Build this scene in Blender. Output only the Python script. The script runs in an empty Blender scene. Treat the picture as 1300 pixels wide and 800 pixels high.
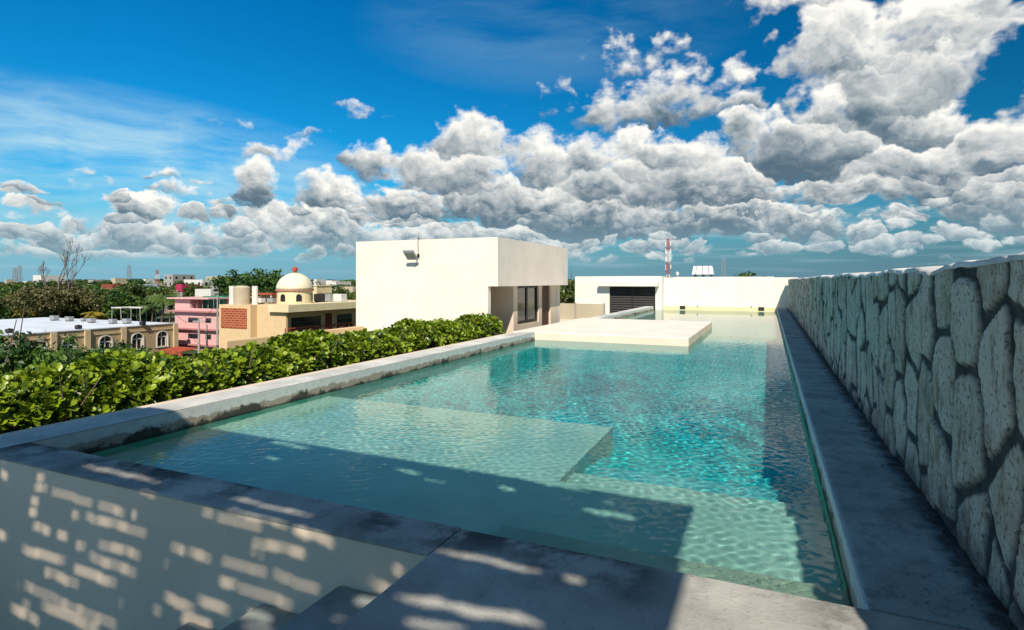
import bpy, math
from mathutils import Vector
S=bpy.context.scene
R=math.radians
# ------------------------------------------------------------------ camera
cd=bpy.data.cameras.new('camera'); cam=bpy.data.objects.new('camera',cd); S.collection.objects.link(cam); S.camera=cam
cd.lens=20.27; cd.shift_y=-43/1300; cd.clip_end=6000; cd.clip_start=.05
cam.location=(0,0,1.35); cam.rotation_euler=(math.pi/2,0,R(24))
S.view_settings.view_transform='Standard'; S.view_settings.look='None'; S.view_settings.exposure=.24; S.view_settings.gamma=1
S.cycles.use_denoising=True
# ------------------------------------------------------------------ sun
SUN_TRAVEL=Vector((-.39,1.0,-1.0))
l=bpy.data.lights.new('sun','SUN'); l.energy=5.0; l.angle=R(.6); l.color=(1,.90,.77)
l.cycles.is_caustics_light=True
lo=bpy.data.objects.new('sun',l); S.collection.objects.link(lo)
lo.rotation_euler=SUN_TRAVEL.to_track_quat('-Z','Y').to_euler()
# ------------------------------------------------------------------ world
W=bpy.data.worlds.new('World'); S.world=W; W.use_nodes=True
W.cycles.sampling_method='MANUAL'; W.cycles.sample_map_resolution=256
def build_world():
    nt=W.node_tree; N=nt.nodes; L=nt.links; N.clear()
    class F:                                     # tiny node maths helper
        def __init__(s,t): s.t=t
        def m(s,op,a,b=None,c=None,clamp=False):
            n=s.t.nodes.new('ShaderNodeMath'); n.operation=op; n.use_clamp=clamp
            for i,v in enumerate((a,b,c)):
                if v is None: continue
                if isinstance(v,(int,float)): n.inputs[i].default_value=v
                else: s.t.links.new(v,n.inputs[i])
            return n.outputs[0]
        def v(s,op,a,b=None,scale=None):
            n=s.t.nodes.new('ShaderNodeVectorMath'); n.operation=op
            for i,w in enumerate((a,b)):
                if w is None: continue
                if isinstance(w,tuple): n.inputs[i].default_value=w
                else: s.t.links.new(w,n.inputs[i])
            if scale is not None:
                if isinstance(scale,(int,float)): n.inputs['Scale'].default_value=scale
                else: s.t.links.new(scale,n.inputs['Scale'])
            return n.outputs['Value'] if op in('DOT_PRODUCT','LENGTH') else n.outputs[0]
        def xyz(s,x,y,z):
            n=s.t.nodes.new('ShaderNodeCombineXYZ')
            for i,w in enumerate((x,y,z)):
                if isinstance(w,(int,float)): n.inputs[i].default_value=w
                else: s.t.links.new(w,n.inputs[i])
            return n.outputs[0]
        def sep(s,v):
            n=s.t.nodes.new('ShaderNodeSeparateXYZ'); s.t.links.new(v,n.inputs[0]); return n.outputs
        def noise(s,v,scale,det=4,rough=.5,dist=0,typ='FBM'):
            n=s.t.nodes.new('ShaderNodeTexNoise'); s.t.links.new(v,n.inputs['Vector'])
            n.inputs['Scale'].default_value=scale; n.inputs['Detail'].default_value=det; n.inputs['Roughness'].default_value=rough; n.inputs['Distortion'].default_value=dist
            return n.outputs
        def ramp(s,x,a,b,c=0,d=1,smooth=True):
            n=s.t.nodes.new('ShaderNodeMapRange'); n.interpolation_type='SMOOTHSTEP' if smooth else 'LINEAR'
            s.t.links.new(x,n.inputs[0])
            for i,v in enumerate((a,b,c,d)): n.inputs[i+1].default_value=v
            return n.outputs[0]
        def mix(s,f,a,b,op='MIX'):
            n=s.t.nodes.new('ShaderNodeMix'); n.data_type='RGBA'; n.blend_type=op
            if isinstance(f,(int,float)): n.inputs[0].default_value=f
            else: s.t.links.new(f,n.inputs[0])
            for k,w in ((6,a),(7,b)):
                if isinstance(w,tuple): n.inputs[k].default_value=(*w,1)
                else: s.t.links.new(w,n.inputs[k])
            return n.outputs[2]
    # direction -> (azimuth from the pool's long axis, elevation) in radians
    def ae(px,py):
        dx=(px-650)/732; dz=(357-py)/732
        return math.atan(dx)-R(24), math.atan(dz/math.hypot(1,dx))
    blobs=[ # x y rx ry strength : where each cumulus stands in the sky
     (1120,95,115,80,1),(1075,55,75,55,1),(1180,35,95,50,.9),(1180,155,70,38,.9),(1225,5,60,40,.8),(1050,140,52,48,1),
     (1025,190,80,42,1.5),(1150,215,150,38,1.2),(1265,190,70,42,1.1),(1275,255,80,36,1.4),(1090,240,110,24,1.2),(1290,150,40,30,.8),
     (940,175,34,30,1),(905,235,100,42,1.3),(800,240,100,42,1.2),(755,205,60,42,1),(860,205,70,35,1.1),(690,205,55,42,1),
     (595,180,45,40,1),(565,220,75,38,1.2),(650,258,95,34,1.4),(760,280,100,26,1.6),(910,280,120,18,1.5),(1010,285,70,16,1.3),
     (475,207,36,22,.9),(520,255,60,30,1.1),(430,258,50,24,.9),(328,238,32,34,.9),(340,192,36,16,.8),(400,290,90,26,1.1),(300,303,85,20,1),
     (182,268,42,15,.9),(200,303,80,20,1),(80,302,60,14,.8),(60,270,25,6,.45),(705,312,50,16,1.2),(500,305,70,22,1.2),(620,300,90,22,1.3),
     (230,245,36,9,.55),(205,222,24,5,.4),(20,320,60,10,.7),(120,322,80,9,.7),
     (850,112,85,34,.75),(795,135,60,24,.6),(945,132,28,20,.6),(810,62,50,20,.5),(720,125,30,10,.35),(935,80,18,26,.4),
     (1000,10,60,16,.5),(290,149,22,8,.45),(460,140,22,9,.4),(398,180,28,8,.35),(1120,275,30,12,.8),(1235,293,30,9,.7),(980,50,22,8,.4),(640,135,18,6,.35)]
    # billowy detail, also read a little towards the sun for its relief
    G=bpy.data.node_groups.new('cloud_billows','ShaderNodeTree')
    G.interface.new_socket('P',in_out='INPUT',socket_type='NodeSocketVector')
    G.interface.new_socket('D',in_out='OUTPUT',socket_type='NodeSocketFloat')
    gi=G.nodes.new('NodeGroupInput'); go=G.nodes.new('NodeGroupOutput'); g=F(G); Pb=gi.outputs[0]
    def puff(sc,det):                              # rounded lumps: inverted cell distance
        v=g.t.nodes.new('ShaderNodeTexVoronoi'); v.feature='F1'; v.voronoi_dimensions='2D'
        g.t.links.new(Pb,v.inputs['Vector']); v.inputs['Scale'].default_value=sc; v.inputs['Detail'].default_value=det; v.inputs['Roughness'].default_value=.5; v.normalize=True
        d=v.outputs['Distance']
        return g.m('SUBTRACT',1,g.m('MULTIPLY',d,d))
    f=g.ramp(g.sep(Pb)[1],.08,.28)
    hi=g.m('ADD',g.m('MULTIPLY',g.m('SUBTRACT',puff(17,2),.75),1.3),g.m('MULTIPLY',g.m('SUBTRACT',g.noise(Pb,24,6,.58)[0],.5),1.5))
    lw=g.m('ADD',g.m('MULTIPLY',g.m('SUBTRACT',puff(42,1),.75),1.2),g.m('MULTIPLY',g.m('SUBTRACT',g.noise(g.v('MULTIPLY',Pb,(1,1.4,1)),58,4,.58)[0],.5),1.6))
    G.links.new(g.m('ADD',g.m('MULTIPLY',hi,f),g.m('MULTIPLY',lw,g.m('SUBTRACT',1,f))),go.inputs[0])
    w=F(nt)
    tc=N.new('ShaderNodeTexCoord'); V=w.v('NORMALIZE',tc.outputs['Generated']); x,y,z=w.sep(V)
    az=w.m('ARCTAN2',x,y); elv=w.m('ARCSINE',z)
    P=w.xyz(az,elv,0)
    wn=w.noise(P,9,3,.55)[1]                      # warp so no outline stays an ellipse
    wv=w.v('SCALE',w.v('SUBTRACT',wn,(.5,.5,.5)),scale=.12)
    wv=w.v('ADD',wv,w.v('SCALE',w.v('SUBTRACT',w.noise(P,38,3,.6)[1],(.5,.5,.5)),scale=.040))
    Q=w.v('MULTIPLY',w.v('ADD',P,w.v('SCALE',wv,scale=w.ramp(elv,.02,.25,.35,1))),(1,1,0))
    acc=None; shade=None
    for (x_,y_,rx,ry,s) in blobs:
        a,e=ae(x_,y_); a1,_=ae(x_+rx,y_); _,e1=ae(x_,y_-ry)
        ra=max(.01,abs(a1-a)); re=max(.006,abs(e1-e))
        d=w.v('MULTIPLY',w.v('SUBTRACT',Q,(a,e,0)),(1/ra,1/re,0))
        r2=w.v('DOT_PRODUCT',d,d)
        k=w.m('MULTIPLY_ADD',r2,-s*.62,s)
        sv=w.v('DOT_PRODUCT',d,(.18,.62,0))        # bright crown, grey base
        if s>=1.3: sv=w.m('SUBTRACT',sv,(s-1.2)*.7)
        if acc is None: acc=k; shade=sv
        else:
            t=w.ramp(w.m('SUBTRACT',k,acc),-.14,.14)
            shade=w.m('ADD',w.m('MULTIPLY',shade,w.m('SUBTRACT',1,t)),w.m('MULTIPLY',sv,t))
            acc=w.m('MAXIMUM',acc,k)
    Q2=w.v('ADD',P,w.v('SCALE',w.v('MULTIPLY',wv,(1,1,0)),scale=.22))
    def bil(off):
        n=N.new('ShaderNodeGroup'); n.node_tree=G; L.new(w.v('ADD',Q2,off),n.inputs[0]); return n.outputs[0]
    b0=bil((0,0,0)); b1=bil((.004,.012,0))
    # loose field of small puffs low over the horizon, one per cell
    pf=N.new('ShaderNodeTexVoronoi'); pf.feature='F1'; pf.voronoi_dimensions='2D'; pv=w.v('MULTIPLY',Q,(1,2.1,0)); L.new(pv,pf.inputs['Vector']); pf.inputs['Scale'].default_value=21
    pd=pf.outputs['Distance']; pr=w.sep(pf.outputs['Color'])[0]
    pk=w.m('SUBTRACT',w.m('MULTIPLY_ADD',pr,1.5,.25),w.m('MULTIPLY',w.m('MULTIPLY',pd,pd),3.2))
    pk=w.m('SUBTRACT',pk,w.m('ADD',w.ramp(elv,.11,.21,0,3),w.ramp(elv,.05,.02,0,1.5)))
    psh=w.m('MULTIPLY',w.sep(w.v('SUBTRACT',pv,pf.outputs['Position']))[1],21*.8)
    t=w.ramp(w.m('SUBTRACT',pk,acc),-.14,.14)
    shade=w.m('ADD',w.m('MULTIPLY',shade,w.m('SUBTRACT',1,t)),w.m('MULTIPLY',psh,t)); acc=w.m('MAXIMUM',acc,pk)
    gap=w.noise(w.v('MULTIPLY',P,(1,1.7,1)),8.5,4,.6)[0]
    acc=w.m('ADD',acc,w.m('MULTIPLY',w.m('SUBTRACT',gap,.545),3.3))
    D0=w.m('ADD',w.m('MINIMUM',acc,.8),b0)
    alpha=w.ramp(D0,.02,.72)
    alpha=w.m('MULTIPLY',alpha,w.ramp(elv,.022,.045))
    big=w.noise(w.v('MULTIPLY',Q,(1,1.5,1)),13,3,.55)[0]
    sh=w.m('ADD',w.m('MULTIPLY',shade,.78),w.m('MULTIPLY',w.m('SUBTRACT',b0,b1),.48))
    sh=w.m('ADD',sh,w.m('MULTIPLY',w.m('SUBTRACT',big,.5),.9))
    def cellshade(sc,amt,src):                     # every lump has a bright crown and a grey foot
        v=N.new('ShaderNodeTexVoronoi'); v.feature='F1'; v.voronoi_dimensions='2D'; L.new(src,v.inputs['Vector']); v.inputs['Scale'].default_value=sc
        d=w.v('SCALE',w.v('SUBTRACT',src,v.outputs['Position']),scale=sc)
        return w.m('MULTIPLY',w.v('DOT_PRODUCT',w.v('MULTIPLY',d,(1,1,0)),(.25,1,0)),amt)
    rg_=w.v('SCALE',w.v('SUBTRACT',w.noise(P,75,3,.6)[1],(.5,.5,.5)),scale=.016)
    Q3=w.v('ADD',w.v('ADD',P,w.v('MULTIPLY',rg_,(1,1,0))),w.v('SCALE',w.v('MULTIPLY',wv,(1,1,0)),scale=.6))
    fz=w.ramp(elv,.06,.24)
    cs=w.m('ADD',w.m('MULTIPLY',cellshade(12,.11,Q3),fz),w.m('MULTIPLY',cellshade(27,.26,w.v('MULTIPLY',Q3,(1,1.5,0))),w.m('SUBTRACT',1,fz)))
    cs=w.m('ADD',cs,cellshade(48,.08,Q3))
    sh=w.m('ADD',w.m('ADD',sh,cs),w.ramp(elv,.22,.42,0,.13))
    sh=w.m('ADD',sh,w.ramp(D0,.1,1.4,.80,.34,False))
    cr=N.new('ShaderNodeValToRGB'); e=cr.color_ramp.elements
    L.new(sh,cr.inputs[0])
    e[0].position=0; e[0].color=(.085,.14,.19,1); e[1].position=1; e[1].color=(.88,.86,.80,1)
    for p,c in ((.20,(.15,.205,.25)),(.42,(.33,.375,.40)),(.62,(.53,.55,.55)),(.80,(.72,.72,.69))):
        q=cr.color_ramp.elements.new(p); q.color=(*c,1)
    cloud=cr.outputs[0]
    # clear sky
    sky=N.new('ShaderNodeTexSky'); sky.sky_type='NISHITA'; sky.sun_disc=False
    s=-SUN_TRAVEL.normalized(); sky.sun_elevation=math.asin(s.z); sky.sun_rotation=math.atan2(s.x,s.y)
    sky.altitude=0; sky.air_density=1.0; sky.dust_density=.6; sky.ozone_density=3
    hs=N.new('ShaderNodeHueSaturation'); hs.inputs['Saturation'].default_value=1.45; hs.inputs['Hue'].default_value=.488; L.new(sky.outputs[0],hs.inputs['Color'])
    blue=w.mix(1.0,hs.outputs[0],(.15,.95,1.14),'MULTIPLY')
    K=.10
    blue=w.mix(w.ramp(elv,.20,.0,0,.9),blue,(1.9,3.7,4.9))
    tone=w.ramp(az,-1.0,.25,1.05,.50,False)
    blue=w.v('SCALE',blue,scale=tone)
    # cirrus: long soft streaks, low in the west
    cv=w.v('MULTIPLY',P,(2.2,11,1)); cv=w.v('ADD',cv,w.v('SCALE',w.noise(P,4,2,.5)[1],scale=.7))
    cn=w.noise(cv,1.6,6,.62)[0]
    a,e_=ae(100,205); c1=w.v('MULTIPLY',w.v('SUBTRACT',P,(a,e_,0)),(1/.42,1/.115,0)); c1=w.m('SUBTRACT',1,w.v('DOT_PRODUCT',c1,c1),clamp=True)
    a,e_=ae(700,40); c2=w.v('MULTIPLY',w.v('SUBTRACT',P,(a,e_,0)),(1/.35,1/.10,0)); c2=w.m('MULTIPLY',w.m('SUBTRACT',1,w.v('DOT_PRODUCT',c2,c2),clamp=True),.16)
    cir=w.m('MULTIPLY',w.m('ADD',c1,c2),w.ramp(cn,.32,.68),clamp=True)
    cir=w.m('MULTIPLY',cir,.95)
    # bands of thin cloud lying along the horizon
    hb=w.noise(w.v('MULTIPLY',P,(3,60,1)),1.5,4,.5)[0]
    hb=w.m('MULTIPLY',w.ramp(hb,.45,.75),w.m('MULTIPLY',w.ramp(elv,.0,.03),w.ramp(elv,.20,.09)))
    inv=1/K
    skyc=w.mix(w.m('MULTIPLY',hb,.35),blue,(.42*inv,.58*inv,.66*inv))
    skyc=w.mix(cir,skyc,(.42*inv,.64*inv,.74*inv))
    cl=w.mix(1.0,cloud,(inv,inv,inv),'MULTIPLY')
    # far clouds lose contrast in the air
    cl=w.mix(w.ramp(elv,.14,.02,0,.55),cl,(.26*inv,.42*inv,.50*inv))
    # faint pale veil added overhead and behind, out of view, to whiten the skylight
    veil=w.m('MAXIMUM',w.ramp(elv,.60,.95,0,.14),w.m('MULTIPLY',w.ramp(w.m('ABSOLUTE',w.m('ADD',az,R(24))),.95,1.6),.16))
    skyc=w.mix(veil,skyc,(.40*inv,.45*inv,.47*inv))
    fin=w.mix(alpha,skyc,cl)
    bg=N.new('ShaderNodeBackground'); bg.inputs[1].default_value=K; L.new(fin,bg.inputs[0])
    o=N.new('ShaderNodeOutputWorld'); L.new(bg.outputs[0],o.inputs[0])
build_world()
# ================================================================== helpers
import numpy as np, random, bmesh
rnd=random.Random(7); nrng=np.random.default_rng(11)
ST,CT=math.sin(R(24)),math.cos(R(24)); CZ=1.35
def ray(px):                                     # horizontal world direction of a photo column, per metre of depth
    l=(px-650)/732; return (-ST+l*CT, CT+l*ST)
def at(px,d,z=0): a=ray(px); return (a[0]*d,a[1]*d,z)
def zat(py,d): return CZ-(py-357)/732*d
def onX(px,X): a=ray(px); return a[1]*X/a[0]     # Y where a column meets the plane x = X
def onY(px,Y): a=ray(px); return a[0]*Y/a[1]
def dep(x,y): return -x*ST+y*CT
C=S.collection
def tag(o,label=None,cat=None,group=None,kind=None):
    for k,v in (('label',label),('category',cat),('group',group),('kind',kind)):
        if v: o[k]=v
    return o
def empty(name,loc,label,cat,group=None,rz=0):
    o=bpy.data.objects.new(name,None); C.objects.link(o); o.location=loc; o.rotation_euler=(0,0,rz); o.empty_display_size=.2
    return tag(o,label,cat,group)
def link(name,me,parent=None,world=True):
    o=bpy.data.objects.new(name,me); C.objects.link(o)
    if parent is not None:
        o.parent=parent
        if world:                                # coordinates were given in world space
            p=parent; off=Vector((0,0,0)); 
            while p is not None: off+=Vector(p.location); p=p.parent
            o.location=-off
    return o
class MB:
    def __init__(s): s.v=[]; s.f=[]
    def box(s,x0,y0,z0,x1,y1,z1):
        if x0>x1:x0,x1=x1,x0
        if y0>y1:y0,y1=y1,y0
        if z0>z1:z0,z1=z1,z0
        b=len(s.v); s.v+=[(x0,y0,z0),(x1,y0,z0),(x1,y1,z0),(x0,y1,z0),(x0,y0,z1),(x1,y0,z1),(x1,y1,z1),(x0,y1,z1)]
        s.f+=[(b,b+3,b+2,b+1),(b+4,b+5,b+6,b+7),(b,b+1,b+5,b+4),(b+1,b+2,b+6,b+5),(b+2,b+3,b+7,b+6),(b+3,b,b+4,b+7)]; return s
    def tube(s,a,b,r0,r1=None,n=8,cap=True):
        r1=r0 if r1 is None else r1; a=Vector(a); b=Vector(b); d=(b-a).normalized()
        u=d.orthogonal().normalized(); w=d.cross(u); k=len(s.v)
        for p,r in ((a,r0),(b,r1)):
            for i in range(n):
                t=2*math.pi*i/n; s.v.append(tuple(p+u*math.cos(t)*r+w*math.sin(t)*r))
        for i in range(n): j=(i+1)%n; s.f.append((k+i,k+j,k+n+j,k+n+i))
        if cap: s.f.append(tuple(range(k+n-1,k-1,-1))); s.f.append(tuple(range(k+n,k+2*n)))
        return s
    def lathe(s,c,prof,n=24):
        k=len(s.v)
        for (r,z) in prof:
            for i in range(n): t=2*math.pi*i/n; s.v.append((c[0]+r*math.cos(t),c[1]+r*math.sin(t),c[2]+z))
        for q in range(len(prof)-1):
            for i in range(n): j=(i+1)%n; s.f.append((k+q*n+i,k+q*n+j,k+(q+1)*n+j,k+(q+1)*n+i))
        s.f.append(tuple(range(k+n-1,k-1,-1))); s.f.append(tuple(range(k+(len(prof)-1)*n,k+len(prof)*n))); return s
    def prism(s,pts,ext):                        # pts: 3-D polygon, ext: extrusion vector
        k=len(s.v); n=len(pts); s.v+=[tuple(p) for p in pts]+[tuple(Vector(p)+Vector(ext)) for p in pts]
        s.f.append(tuple(range(k+n-1,k-1,-1))); s.f.append(tuple(range(k+n,k+2*n)))
        for i in range(n): j=(i+1)%n; s.f.append((k+i,k+j,k+n+j,k+n+i))
        return s
    def build(s,name,m,parent=None,bevel=0,smooth=False,world=True):
        me=bpy.data.meshes.new(name); me.from_pydata(s.v,[],s.f); me.materials.append(m)
        bm=bmesh.new(); bm.from_mesh(me); bmesh.ops.recalc_face_normals(bm,faces=bm.faces); bm.to_mesh(me); bm.free()
        if smooth: me.polygons.foreach_set('use_smooth',[True]*len(me.polygons)); 
        o=link(name,me,parent,world)
        if bevel:
            b=o.modifiers.new('edge','BEVEL'); b.width=bevel; b.segments=2; b.limit_method='ANGLE'
        return o
def structure(o): o['kind']='structure'; return o
def np_mesh(name,V,Fq,m,smooth=False,attrs=None):
    me=bpy.data.meshes.new(name); V=np.asarray(V,dtype=np.float32); Fq=np.asarray(Fq,dtype=np.int32)
    k=Fq.shape[1]; me.vertices.add(len(V)); me.vertices.foreach_set('co',V.ravel()); me.loops.add(Fq.size); me.loops.foreach_set('vertex_index',Fq.ravel())
    me.polygons.add(len(Fq)); me.polygons.foreach_set('loop_start',np.arange(0,Fq.size,k,dtype=np.int32)); me.polygons.foreach_set('loop_total',np.full(len(Fq),k,dtype=np.int32))
    if smooth: me.polygons.foreach_set('use_smooth',np.ones(len(Fq),dtype=bool))
    me.update(calc_edges=True)
    for n,a in (attrs or {}).items():
        at_=me.attributes.new(n,'FLOAT','POINT'); at_.data.foreach_set('value',np.asarray(a,dtype=np.float32).ravel())
    me.materials.append(m); return me
# ================================================================== materials
class NM:
    def __init__(s,name,rough=.85,spec=.3):
        s.m=bpy.data.materials.new(name); s.m.use_nodes=True; s.nt=s.m.node_tree; s.N=s.nt.nodes; s.L=s.nt.links
        s.b=s.N['Principled BSDF']; s.b.inputs['Roughness'].default_value=rough; s.b.inputs['Specular IOR Level'].default_value=spec
    def co(s,k='Object',scale=(1,1,1)):
        t=s.N.new('ShaderNodeTexCoord'); mp=s.N.new('ShaderNodeMapping'); mp.inputs['Scale'].default_value=scale
        s.L.new(t.outputs[k],mp.inputs[0]); return mp.outputs[0]
    def noise(s,v,sc,det=4,rough=.55):
        n=s.N.new('ShaderNodeTexNoise'); s.L.new(v,n.inputs['Vector']); n.inputs['Scale'].default_value=sc; n.inputs['Detail'].default_value=det; n.inputs['Roughness'].default_value=rough; return n.outputs[0]
    def rng(s,x,a,b,c=0,d=1):
        n=s.N.new('ShaderNodeMapRange'); n.interpolation_type='SMOOTHSTEP'; s.L.new(x,n.inputs[0])
        for i,v in enumerate((a,b,c,d)): n.inputs[i+1].default_value=v
        return n.outputs[0]
    def math(s,op,a,b=None):
        n=s.N.new('ShaderNodeMath'); n.operation=op
        for i,v in enumerate((a,b)):
            if v is None: continue
            if isinstance(v,(int,float)): n.inputs[i].default_value=v
            else: s.L.new(v,n.inputs[i])
        return n.outputs[0]
    def mix(s,f,a,b):
        n=s.N.new('ShaderNodeMix'); n.data_type='RGBA'
        if isinstance(f,(int,float)): n.inputs[0].default_value=f
        else: s.L.new(f,n.inputs[0])
        for k,w in ((6,a),(7,b)):
            if isinstance(w,tuple): n.inputs[k].default_value=(*w,1)
            else: s.L.new(w,n.inputs[k])
        return n.outputs[2]
    def attr(s,n_):
        n=s.N.new('ShaderNodeAttribute'); n.attribute_name=n_; return n.outputs['Fac']
    def sep(s,v):
        n=s.N.new('ShaderNodeSeparateXYZ'); s.L.new(v,n.inputs[0]); return n.outputs
    def col(s,c):
        if isinstance(c,tuple): s.b.inputs['Base Color'].default_value=(*c,1)
        else: s.L.new(c,s.b.inputs['Base Color'])
    def bump(s,h,st=.3,dist=.01):
        n=s.N.new('ShaderNodeBump'); n.inputs['Strength'].default_value=st; n.inputs['Distance'].default_value=dist; s.L.new(h,n.inputs['Height']); s.L.new(n.outputs[0],s.b.inputs['Normal'])
def simple(name,c,rough=.7,var=.15,sc=3,spec=.3,metal=0):
    q=NM(name,rough,spec); v=q.co(); n=q.noise(v,sc,5,.6)
    d=tuple(x*(1-var) for x in c); l=tuple(min(.95,x*(1+var)) for x in c)
    q.col(q.mix(q.rng(n,.3,.7),d,l)); q.b.inputs['Metallic'].default_value=metal; return q.m
def plaster(name,c,stain=(.35,.28,.2),amt=.35):
    q=NM(name,.9,.2); v=q.co(); a=q.noise(v,1.1,5,.6); b=q.noise(v,18,4,.6); s_=q.noise(q.co(scale=(2.5,2.5,.35)),1.6,6,.65)
    base=q.mix(q.rng(a,.3,.7),tuple(x*.93 for x in c),tuple(min(.9,x*1.04) for x in c))
    base=q.mix(q.math('MULTIPLY',q.rng(s_,.56,.8),amt),base,stain)
    q.col(q.mix(q.math('MULTIPLY',q.rng(b,.55,.8),.12),base,stain)); q.bump(q.math('ADD',q.noise(v,60,3,.6),q.noise(v,4,3,.5)),.25,.006); return q.m
def concrete(name,c,dark=(.06,.06,.055),amt=.6,edge=None):
    """edge: y of a lip along which mildew has settled; top faces only"""
    q=NM(name,.88,.25); v=q.co(); a=q.noise(v,1.3,6,.62); b=q.noise(v,9,5,.65); p=q.noise(v,45,3,.6)
    base=q.mix(q.rng(a,.3,.72),tuple(x*.72 for x in c),tuple(x*1.2 for x in c))
    base=q.mix(q.math('MULTIPLY',q.rng(b,.5,.75),.35),base,tuple(x*.55 for x in c))
    base=q.mix(q.math('MULTIPLY',q.rng(p,.62,.72),.5),base,dark)
    m=q.rng(q.noise(v,2.3,6,.7),.56,.68)
    base=q.mix(q.math('MULTIPLY',m,amt),base,dark)
    if edge:
        x,y,z=q.sep(v); w=q.math('MULTIPLY',q.rng(y,edge-.55,edge),q.rng(q.noise(v,3.1,6,.7),.38,.6))
        w=q.math('MULTIPLY',w,q.rng(q.noise(q.co(scale=(1,.2,1)),1.1,2,.5),.42,.58)); base=q.mix(q.math('MULTIPLY',w,.9),base,(.025,.027,.025))
    q.col(base); q.bump(q.math('ADD',b,p),.5,.008); return q.m
M={}
M['cream']=plaster('cream_plaster',(.81,.735,.64),amt=.2)
M['cream_pink']=plaster('warm_plaster',(.72,.61,.48),amt=.2)
M['niche']=plaster('smooth_beige_plaster',(.84,.69,.53),amt=.15)
M['coping']=concrete('pale_coping_concrete',(.62,.61,.56),(.20,.19,.16),.22)
M['deck']=concrete('weathered_deck_concrete',(.30,.325,.30),(.05,.065,.065),.35)
M['deckfront']=concrete('mildewed_slab_concrete',(.42,.41,.36),(.05,.052,.045),.5,edge=2.77)
def pathm():
    q=NM('grimy_path_concrete',.9,.2); v=q.co(); x,y,z=q.sep(v); a=q.noise(v,1.6,6,.65); b=q.noise(v,7,6,.7); p=q.noise(v,42,3,.6)
    base=q.mix(q.rng(a,.3,.7),(.22,.25,.23),(.38,.40,.36)); base=q.mix(q.math('MULTIPLY',q.rng(b,.48,.66),.45),base,(.10,.11,.105))
    base=q.mix(q.math('MULTIPLY',q.rng(p,.60,.70),.6),base,(.05,.05,.045))
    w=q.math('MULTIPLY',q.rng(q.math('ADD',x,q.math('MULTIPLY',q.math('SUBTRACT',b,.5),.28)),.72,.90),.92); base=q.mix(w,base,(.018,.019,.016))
    q.col(base); q.bump(q.math('ADD',b,p),.7,.01); return q.m
M['path']=pathm()
def waterline():                                  # coping inner faces: pale plaster with a brown tide mark, mossy in the corner
    q=NM('waterline_plaster',.8,.3); v=q.co(); x,y,z=q.sep(v); n=q.noise(v,3.5,6,.7); n2=q.noise(v,14,4,.6)
    h=q.math('ADD',z,q.math('ADD',q.math('MULTIPLY',q.math('SUBTRACT',n,.5),.16),q.math('MULTIPLY',q.math('SUBTRACT',n2,.5),.05)))
    base=q.mix(q.rng(n2,.3,.7),(.50,.53,.50),(.60,.62,.58))
    base=q.mix(q.rng(h,-.105,-.125,0,.8),base,(.27,.22,.15))
    base=q.mix(q.rng(q.math('ADD',q.noise(v,2.0,6,.7),q.math('MULTIPLY',h,-1.5)),.74,.84),base,(.05,.05,.04))
    q.col(base); q.bump(n2,.4,.006); return q.m
M['waterline']=waterline()
def wet(name,c,c2):
    q=NM(name,.7,.2); v=q.co(); n=q.noise(v,1.7,5,.6); q.col(q.mix(q.rng(n,.35,.65),c,c2)); return q.m
M['shelf']=wet('pale_pool_plaster',(.64,.58,.43),(.72,.66,.50))
M['step']=wet('pale_pool_step_plaster',(.63,.58,.43),(.71,.66,.50))
M['step2']=wet('depth_tinted_step_plaster',(.16,.48,.43),(.22,.55,.50))  # bluer light of deeper water put into the step colour
M['deep']=wet('depth_tinted_pool_plaster',(.02,.44,.39),(.05,.57,.51))  # light absorption of the deep water painted into the plaster as turquoise
M['ledge']=wet('sandy_pool_plaster',(.72,.52,.34),(.80,.62,.42))
M['sand']=wet('sandy_far_shelf_plaster',(.66,.58,.43),(.74,.65,.49))
M['green']=wet('green_pool_wall_plaster',(.10,.42,.33),(.16,.50,.38))
M['white']=simple('white_paint',(.78,.77,.74),.6,.06)
M['grey']=simple('grey_metal',(.30,.31,.32),.5,.12)
M['dark']=simple('dark_bronze_metal',(.030,.028,.026),.45,.15)
M['glass']=simple('dark_window_glass',(.018,.022,.026),.08,.1,spec=.6)
M['brown']=simple('brown_door_paint',(.10,.05,.035),.6,.2)
M['red']=simple('rust_red_paint',(.38,.07,.035),.7,.2)
M['pink']=plaster('pink_stucco',(.66,.38,.36),amt=.3)
M['tan']=plaster('tan_stucco',(.44,.33,.19),amt=.25)
M['tanlight']=plaster('light_tan_stucco',(.56,.44,.27),amt=.2)
M['peach']=plaster('peach_stucco',(.68,.49,.28),amt=.2)
M['yellow']=plaster('pale_yellow_stucco',(.72,.62,.38),amt=.25)
M['roofwhite']=simple('white_roof_membrane',(.62,.66,.70),.8,.10,.25)
M['far_white']=plaster('whitewashed_wall',(.66,.65,.60),amt=.3)
M['far_grey']=plaster('grey_render',(.36,.35,.33),amt=.4)
M['far_tan']=plaster('sandy_render',(.50,.42,.30),amt=.4)
M['soil']=simple('dry_soil',(.16,.11,.07),.95,.4,8)
def brick():
    q=NM('red_lattice_brick',.9,.2); t=q.N.new('ShaderNodeTexBrick'); mp=q.co(scale=(1,1,1))
    r=q.N.new('ShaderNodeMapping'); r.inputs['Rotation'].default_value=(math.pi/2,0,0); q.L.new(mp,r.inputs[0]); q.L.new(r.outputs[0],t.inputs['Vector'])
    t.inputs['Color1'].default_value=(.36,.075,.03,1); t.inputs['Color2'].default_value=(.25,.05,.022,1); t.inputs['Mortar'].default_value=(.5,.24,.14,1)
    t.inputs['Scale'].default_value=1; t.inputs['Brick Width'].default_value=.7; t.inputs['Row Height'].default_value=.28; t.inputs['Mortar Size'].default_value=.035
    q.L.new(t.outputs[0],q.b.inputs['Base Color']); return q.m
M['brick']=brick()
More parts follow.
